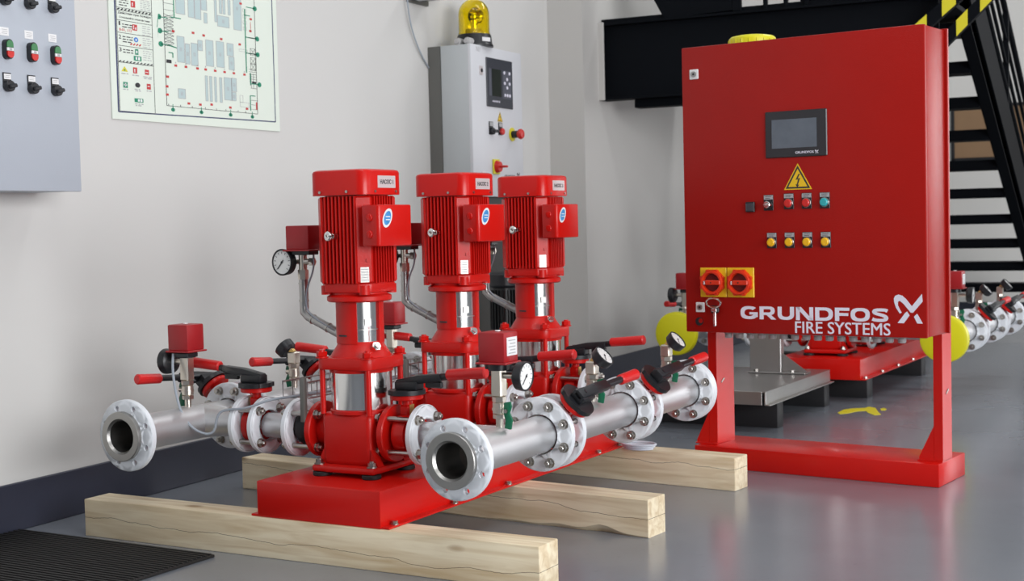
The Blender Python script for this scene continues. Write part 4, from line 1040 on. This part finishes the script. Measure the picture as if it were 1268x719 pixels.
def scribble(k, x0, z, x1, h=0.006):
    x = x0
    while x < x1 - 0.004:
        w = random.uniform(0.008, 0.026); fill(k, x, z, min(x + w, x1), z + h); x += w + 0.005
ST = 1.2
# border
line('N', 0.033, 0.030, 0.033, ST, 0.008); line('N', 0.033, 0.030, 0.996, 0.030, 0.008); line('N', 0.996, 0.030, 0.996, ST, 0.006)
line('K', 0.040, 0.036, 0.232, 0.036); line('K', 0.232, 0.036, 0.232, ST); line('K', 0.040, 0.036, 0.040, ST)
# legend column (left), from the bottom up
fill('G', 0.120, 0.100, 0.168, 0.125); fill('W', 0.138, 0.105, 0.148, 0.120); fill('W', 0.152, 0.104, 0.162, 0.121); scribble('S', 0.122, 0.086, 0.168); scribble('S', 0.125, 0.076, 0.165)
fill('G', 0.062, 0.185, 0.086, 0.222); fill('W', 0.066, 0.200, 0.082, 0.208); fill('W', 0.071, 0.193, 0.077, 0.215); scribble('S', 0.060, 0.172, 0.090)
ink['K'].poly([(0.140 + 0.014 * math.cos(a), -0.0046, 0.210 + 0.016 * math.sin(a)) for a in [2 * PI * k / 14 for k in range(14)]]); scribble('S', 0.122, 0.180, 0.160); scribble('S', 0.126, 0.170, 0.156)
fill('R', 0.190, 0.190, 0.212, 0.226); fill('W', 0.194, 0.206, 0.206, 0.212); scribble('S', 0.188, 0.176, 0.216)
ink['Y'].poly([(0.055, -0.0045, 0.288), (0.090, -0.0045, 0.288), (0.0725, -0.0045, 0.322)]); fill('G', 0.068, 0.293, 0.077, 0.302); scribble('S', 0.054, 0.272, 0.092)
fill('R', 0.118, 0.284, 0.140, 0.322); fill('W', 0.124, 0.290, 0.129, 0.312); scribble('S', 0.112, 0.268, 0.150)
fill('R', 0.182, 0.284, 0.205, 0.316); fill('W', 0.186, 0.297, 0.200, 0.301); scribble('S', 0.172, 0.266, 0.222); scribble('S', 0.176, 0.256, 0.218)
line('K', 0.040, 0.345, 0.232, 0.345, 0.004)
for k in range(10): line('K', 0.045 + 0.019 * k, 0.349, 0.056 + 0.019 * k, 0.356, 0.006)
# three numbered rows
for z0, z1 in ((0.362, 0.450), (0.450, 0.532), (0.532, 0.610)): line('K', 0.040, z1, 0.232, z1, 0.003)
for z0, z1 in ((0.362, 0.45), (0.45, 0.532), (0.532, 0.610)):
    for k in range(5): scribble('S', 0.176, z1 - 0.018 - 0.014 * k, 0.224, 0.004)
    for k in range(3 if z0 > 0.4 and z0 < 0.5 else 2): scribble('K', 0.068, z1 - 0.026 - 0.016 * k, 0.122, 0.006)
fill('G', 0.132, 0.404, 0.150, 0.440); fill('W', 0.137, 0.414, 0.145, 0.430); fill('G', 0.124, 0.366, 0.166, 0.396); fill('W', 0.134, 0.372, 0.142, 0.390); fill('W', 0.147, 0.371, 0.158, 0.391)
ink['B'].poly([(0.140 + 0.012 * math.cos(a), -0.0046, 0.500 + 0.016 * math.sin(a)) for a in [2 * PI * k / 16 for k in range(16)]]); ink['W'].poly([(0.140 + 0.004 * math.cos(a), -0.0049, 0.499 + 0.008 * math.sin(a)) for a in [2 * PI * k / 10 for k in range(10)]])
for k in range(4): line('R', 0.108 + 0.016 * k, 0.462, 0.118 + 0.016 * k, 0.474, 0.007)
fill('R', 0.122, 0.558, 0.148, 0.596); fill('W', 0.127, 0.566, 0.131, 0.590); fill('W', 0.137, 0.564, 0.143, 0.578)
for k in range(10): line('K', 0.045 + 0.019 * k, 0.676, 0.056 + 0.019 * k, 0.685, 0.008)
line('K', 0.040, 0.672, 0.232, 0.672); line('K', 0.040, 0.690, 0.232, 0.690)
fill('R', 0.118, 0.704, 0.142, 0.746); fill('W', 0.124, 0.712, 0.129, 0.734)
for k in range(6): scribble('S', 0.170, 0.700 + 0.012 * k, 0.226, 0.004)
for k in range(3): scribble('K', 0.055, 0.704 + 0.016 * k, 0.105, 0.006)
# plan: outer walls
X0, X1, ZB_ = 0.300, 0.872, 0.072
line('K', X0, ZB_, X1, ZB_, 0.003); line('K', X0, ZB_, X0, ST, 0.003); line('K', X1, ZB_, X1, ST, 0.003)
for x in (0.335, 0.505, 0.690, 0.835):
    line('G', x, ZB_ - 0.03, x, ZB_ + 0.012, 0.004); ink['G'].poly([(x + 0.012 * math.cos(a), -0.0047, ZB_ - 0.022 + 0.012 * math.sin(a)) for a in [2 * PI * k / 10 for k in range(10)]])
def hall(x0, z0, x1, z1):
    fill('L', x0, z0, x1, z1); outline('S', x0, z0, x1, z1, 0.003)
    if x1 - x0 > 0.022:
        for k in range(3): fill('S', (x0 + x1) / 2 - 0.006 + 0.005 * k, (z0 + z1) / 2 - 0.012, (x0 + x1) / 2 - 0.004 + 0.005 * k, (z0 + z1) / 2 + 0.012)
for r_ in ((0.370, 0.125, 0.412, 0.185), (0.535, 0.125, 0.550, 0.285), (0.562, 0.125, 0.577, 0.285), (0.592, 0.125, 0.605, 0.285), (0.625, 0.125, 0.640, 0.285),
           (0.655, 0.145, 0.702, 0.290), (0.704, 0.205, 0.735, 0.292), (0.704, 0.145, 0.730, 0.200),
           (0.372, 0.350, 0.415, 0.510), (0.420, 0.345, 0.446, 0.470), (0.455, 0.340, 0.495, 0.480), (0.497, 0.440, 0.525, 0.505), (0.545, 0.350, 0.592, 0.515), (0.612, 0.352, 0.660, 0.517), (0.680, 0.435, 0.722, 0.515), (0.690, 0.345, 0.725, 0.430),
           (0.372, 0.650, 0.425, 0.80), (0.445, 0.640, 0.482, 0.78), (0.485, 0.636, 0.522, 0.78), (0.525, 0.70, 0.560, 0.78), (0.540, 0.62, 0.560, 0.685), (0.608, 0.640, 0.622, 0.78), (0.640, 0.70, 0.655, 0.78), (0.662, 0.70, 0.677, 0.78), (0.695, 0.70, 0.710, 0.78),
           (0.625, 0.615, 0.700, 0.685), (0.730, 0.612, 0.782, 0.755)):
    hall(r_[0], r_[1], r_[2], r_[3] if r_[3] < 0.74 else r_[3] + 0.14)
for k in range(4): outline('S', 0.792, 0.62 + 0.04 * k, 0.815, 0.64 + 0.04 * k)
for x in (0.36, 0.42, 0.49, 0.54, 0.60, 0.66, 0.72, 0.79): fill('R', x - 0.008, 0.318, x + 0.008, 0.332); fill('S', x - 0.003, 0.338, x + 0.003, 0.347)
for x, z in ((0.352, 0.535), (0.470, 0.545), (0.535, 0.540), (0.645, 0.535), (0.765, 0.520), (0.43, 0.098), (0.50, 0.098), (0.57, 0.105), (0.69, 0.098), (0.80, 0.100), (0.305, 0.14), (0.305, 0.19), (0.31, 0.25), (0.78, 0.79), (0.845, 0.70), (0.84, 0.62)): fill('R', x - 0.008, z - 0.007, x + 0.008, z + 0.007)
# escape routes and rooms on both flanks
line('G', 0.805, 0.76, 0.805, 0.34, 0.007); line('G', 0.805, 0.47, 0.885, 0.47, 0.006); line('G', 0.805, 0.575, 0.88, 0.575, 0.006); line('G', 0.825, 0.19, 0.825, 0.09, 0.006); line('G', 0.825, 0.19, 0.86, 0.19, 0.006); line('G', 0.80, 0.72, 0.84, 0.72, 0.006); line('G', 0.83, 0.34, 0.83, 0.26, 0.006)
for z in (0.62, 0.68, 0.74): line('G', 0.36, z, 0.36, z + 0.06, 0.006)
line('G', 0.34, 0.62, 0.40, 0.62, 0.006); line('G', 0.31, 0.445, 0.37, 0.435, 0.006); line('G', 0.32, 0.40, 0.345, 0.40, 0.006); line('G', 0.345, 0.40, 0.345, 0.37, 0.006)
for x, z in ((0.272, 0.610), (0.275, 0.525), (0.278, 0.445), (0.885, 0.575), (0.885, 0.470), (0.890, 0.270), (0.875, 0.775)):
    ink['G'].poly([(x + 0.014 * math.cos(a), -0.0047, z + 0.017 * math.sin(a)) for a in [2 * PI * k / 10 for k in range(10)]]); line('G', x, z, x + (0.05 if x < 0.5 else -0.06), z, 0.005)
for z in [0.44 + 0.022 * k for k in range(9)]:
    line('K', 0.30, z, 0.355, z + 0.018, 0.0022); line('K', 0.30, z + 0.018, 0.355, z, 0.0022); line('K', 0.30, z, 0.355, z, 0.0018)
for z in (0.66, 0.70, 0.74): line('K', 0.30, z, 0.36, z, 0.002)
for z in (0.46, 0.40, 0.36):
    outline('K', 0.835, z, 0.868, z + 0.045); line('K', 0.835, z, 0.868, z + 0.045, 0.0018); line('K', 0.868, z, 0.835, z + 0.045, 0.0018)
for z in [0.285 + 0.016 * k for k in range(6)]: line('K', 0.822, z, 0.87, z, 0.002)
for x in (0.835, 0.85): line('K', x, 0.24, x, 0.34, 0.002)
for z in (0.10, 0.13, 0.16, 0.24): line('K', 0.83, z, 0.87, z, 0.002)
line('R', 0.866, 0.10, 0.866, 0.15, 0.008); line('R', 0.842, 0.62, 0.842, 0.68, 0.003); fill('K', 0.84, 0.268, 0.868, 0.284); fill('K', 0.306, 0.335, 0.336, 0.356)
for x in (0.31, 0.38, 0.45, 0.53, 0.60, 0.66, 0.74, 0.79): line('K', x, ZB_, x, ZB_ + 0.012, 0.003)
outline('S', 0.755, 0.11, 0.815, 0.14); outline('S', 0.755, 0.14, 0.775, 0.185); outline('S', 0.76, 0.475, 0.815, 0.49)
def zmap(x, z): return 0.010 + 0.58 * z if x < 0.262 else 0.021 + 0.624 * z
for k_ in ink:
    for v in ink[k_].bm.verts: v.co.z = zmap(v.co.x, v.co.z)
pr = MB(INKK)
for k_ in ink:
    for f in ink[k_].bm.faces: pr.poly([v.co for v in f.verts], ink[k_].mats[0])
    ink[k_].bm.free()
o = O('printed_plan', pr.mesh('printed_plan', 0), pt); o['kind'] = 'stuff'
for s, x, z, w, h, m in (('1', 0.050, 0.578, 0.008, 0.024, INKK), ('2', 0.048, 0.492, 0.012, 0.024, INKK), ('3', 0.048, 0.412, 0.012, 0.024, INKK), ('8-01, 112', 0.052, 0.541, 0.066, 0.018, INKR),
                         ('\u0414\u0435\u0439\u0441\u0442\u0432\u0438\u044f \u043f\u0440\u0438 \u043f\u043e\u0436\u0430\u0440\u0435', 0.048, 0.648, 0.178, 0.017, INKK), ('\u0421\u043e\u0445\u0440\u0430\u043d\u044f\u0439\u0442\u0435 \u0441\u043f\u043e\u043a\u043e\u0439\u0441\u0442\u0432\u0438\u0435', 0.054, 0.622, 0.166, 0.014, INKK)):
    O('lettering', text_mesh(s, w, h * 0.62, m, 0.0006, 0.01), pt, (x, -0.004, zmap(x, z)))

# ------------------------------------------------------------------ ribbed mat
mt = MB(MATR)
mt.box((0.43, -0.6, 0.004), (0.86, 1.2, 0.008), 0.002)
for k in range(60): mt.box((0.43, -0.012 - 0.0198 * k, 0.0095), (0.85, 0.008, 0.005), 0.001)
o = O('ribbed_mat', mt); o.matrix_world = Matrix.Translation((-3.60, 3.44, 0.0)) @ rz(math.radians(-3.5))
tag(o, 'black ribbed rubber mat on the floor at the lower left by the baseboard', 'mat')

# ------------------------------------------------------------------ yellow floor paint
FP = [(1037, 511), (1045, 507), (1056, 505.5), (1071, 505), (1076, 503.5), (1084, 505), (1088, 510.5), (1091, 513), (1083, 514), (1075, 511), (1072, 508.5), (1062, 509), (1050, 511.5), (1040, 512.5)]
FB = [(1090, 506), (1095, 505), (1098, 506.5), (1096, 508), (1091, 508)]
def floor_pt(x, y):
    Rm = cam.matrix_world.to_3x3() if False else (rz(0.4667345) @ rx(PI / 2 - 0.0491241) @ rz(-0.0240069)).to_3x3()
    d = Rm @ Vector((x - 634, -(y - 359.5), -FPX)); t = -1.0 / d.z; return Vector((d.x * t, d.y * t, 0.0))
b = MB(FYEL); b.prism([floor_pt(*p) for p in FP], (0, 0, 0.0012)); b.prism([floor_pt(*p) for p in FB], (0, 0, 0.0012))
tag(O('painted_arrow', b), 'worn yellow painted arrow mark on the grey floor behind the red cabinet frame', 'marking')

# ------------------------------------------------------------------ staircase, landing and rails
stc = thing('staircase', 'black steel staircase with landing beam and yellow hazard stripes, behind the red cabinet', 'stairs')
XS = -1.457; G, RISE = 0.40, 0.20; YS5, ZS5 = 11.66, 0.925
for k in range(-1, 9):
    y = YS5 + (k - 5) * G; z = ZS5 - (k - 5) * RISE
    b = MB(STAIRM); b.box((XS - 0.46, y, z), (0.92, 0.25, 0.075), 0.004); O('tread', b, stc)
def sz(y): return 1.875 - 0.5 * (y - 9.66)      # lower edge of the stringers
for x in (XS, XS - 0.96):
    ya, yb = 9.0, 13.40
    b = MB(STAIRM)
    b.prism([(x, ya, sz(ya) - 0.03), (x, yb, sz(yb) - 0.03), (x, yb, sz(yb) + 0.22), (x, ya, sz(ya) + 0.22)], (0.008, 0, 0))
    for dz in (-0.03, 0.21): b.prism([(x, ya, sz(ya) + dz), (x, yb, sz(yb) + dz), (x, yb, sz(yb) + dz + 0.012), (x, ya, sz(ya) + dz + 0.012)], (0.075, 0, 0))
    O('stringer', b, stc)
for off, r in ((0.62, 0.020), (0.80, 0.014), (0.98, 0.014), (1.18, 0.022)):
    b = MB(STAIRM); b.tube([(XS + 0.045, 9.3, sz(9.3) + off), (XS + 0.045, 13.3, sz(13.3) + off)], r, 10); O('handrail', b, stc)
for y in (9.5, 10.9, 12.3, 13.2):
    b = MB(STAIRM); b.box((XS + 0.045, y, sz(y) + 0.68), (0.04, 0.04, 1.0), 0.003); O('rail_post', b, stc)
# wide outer cheek plate of the flight
b = MB(STAIRM); b.prism([(XS + 0.07, 9.0, sz(9.0) + 0.10), (XS + 0.07, 13.4, sz(13.4) + 0.10), (XS + 0.07, 13.4, sz(13.4) + 0.42), (XS + 0.07, 9.0, sz(9.0) + 0.42)], (0.012, 0, 0)); O('cheek_plate', b, stc)
# landing beam: an I section let into the pilaster wall
b = MB(STAIRM); xb0, xb1 = PX, -1.39
b.box(((xb0 + xb1) / 2, 8.05, 1.953), (xb1 - xb0, 0.012, 0.46), 0)
for z in (1.728, 2.178): b.box(((xb0 + xb1) / 2, 8.05, z), (xb1 - xb0, 0.12, 0.014), 0.001)
O('landing_beam', b, stc)
b = MB(PILM); b.box((PX + 0.012, 7.985, 1.955), (0.05, 0.012, 0.47), 0.002); O('wall_plate', b, stc)
b = MB(STAIRM); b.box((-2.9, 8.12, 1.695), (0.60, 0.10, 0.05), 0.002); O('lower_angle', b, stc)
b = MB(STAIRM); b.box(((xb0 + xb1) / 2, 8.72, 2.20), (xb1 - xb0, 1.36, 0.03), 0.002); O('landing_deck', b, stc)
# upper flight: leaning stringer, kick plate and balusters
b = MB(STAIRM); b.prism([(-2.98, 8.02, 2.185), (-2.52, 8.02, 2.20), (-3.02, 8.02, 3.1), (-3.48, 8.02, 3.1)], (0, 0.06, 0)); O('upper_stringer', b, stc)
for x in (-2.53, -2.36, -2.24, -2.12):
    b = MB(STAIRM); b.box((x, 8.03, 2.62), (0.05 if x < -2.5 else 0.022, 0.03, 0.86), 0.002); O('baluster', b, stc)
b = MB(STAIRM); b.box((-1.79, 8.06, 2.60), (0.62, 0.02, 0.84), 0.002); O('kick_plate', b, stc)
# hazard striped braces
for (xa, za), (xb, zb) in (((-1.56, 1.915), (-1.10, 2.287)), ((-1.42, 1.835), (-1.05, 2.19))):
    d = Vector((xb - xa, 0, zb - za)); n = 6
    b = MB(STAIRM); h = 0.085
    b.prism([(xa, 7.90, za - h / 2), (xb, 7.90, zb - h / 2), (xb, 7.90, zb + h / 2), (xa, 7.90, za + h / 2)], (0, 0.05, 0)); br = O('brace', b, stc)
    for k in range(n):
        if k % 2: continue
        p = Vector((xa, 7.898, za)) + d * ((k + (0.75 if xa < -1.5 else 0.35)) / n); q = p + d * (0.95 / n)
        b = MB(YELT); b.prism([(p.x, p.y, p.z - h / 2), (q.x, q.y, q.z - h / 2), (q.x, q.y, q.z + h / 2), (p.x, p.y, p.z + h / 2)], (0, 0.003, 0)); O('warning_stripe', b, br)

# board on the far wall
bd = thing('notice_board', 'brown board with a dark frame on the far white wall, seen between the stair treads', 'board')
b = MB(CARD); b.box((-1.58, 14.28, 1.745), (1.50, 0.03, 0.48), 0.002); O('board', b, bd)
b = MB(BLKM); b.box((-2.345, 14.275, 1.745), (0.03, 0.045, 0.54), 0.002); b.box((-0.82, 14.275, 1.745), (0.03, 0.045, 0.54), 0.002); b.box((-1.58, 14.275, 2.0), (1.55, 0.045, 0.03), 0.002); b.box((-1.58, 14.275, 1.49), (1.55, 0.045, 0.03), 0.002); O('frame', b, bd)
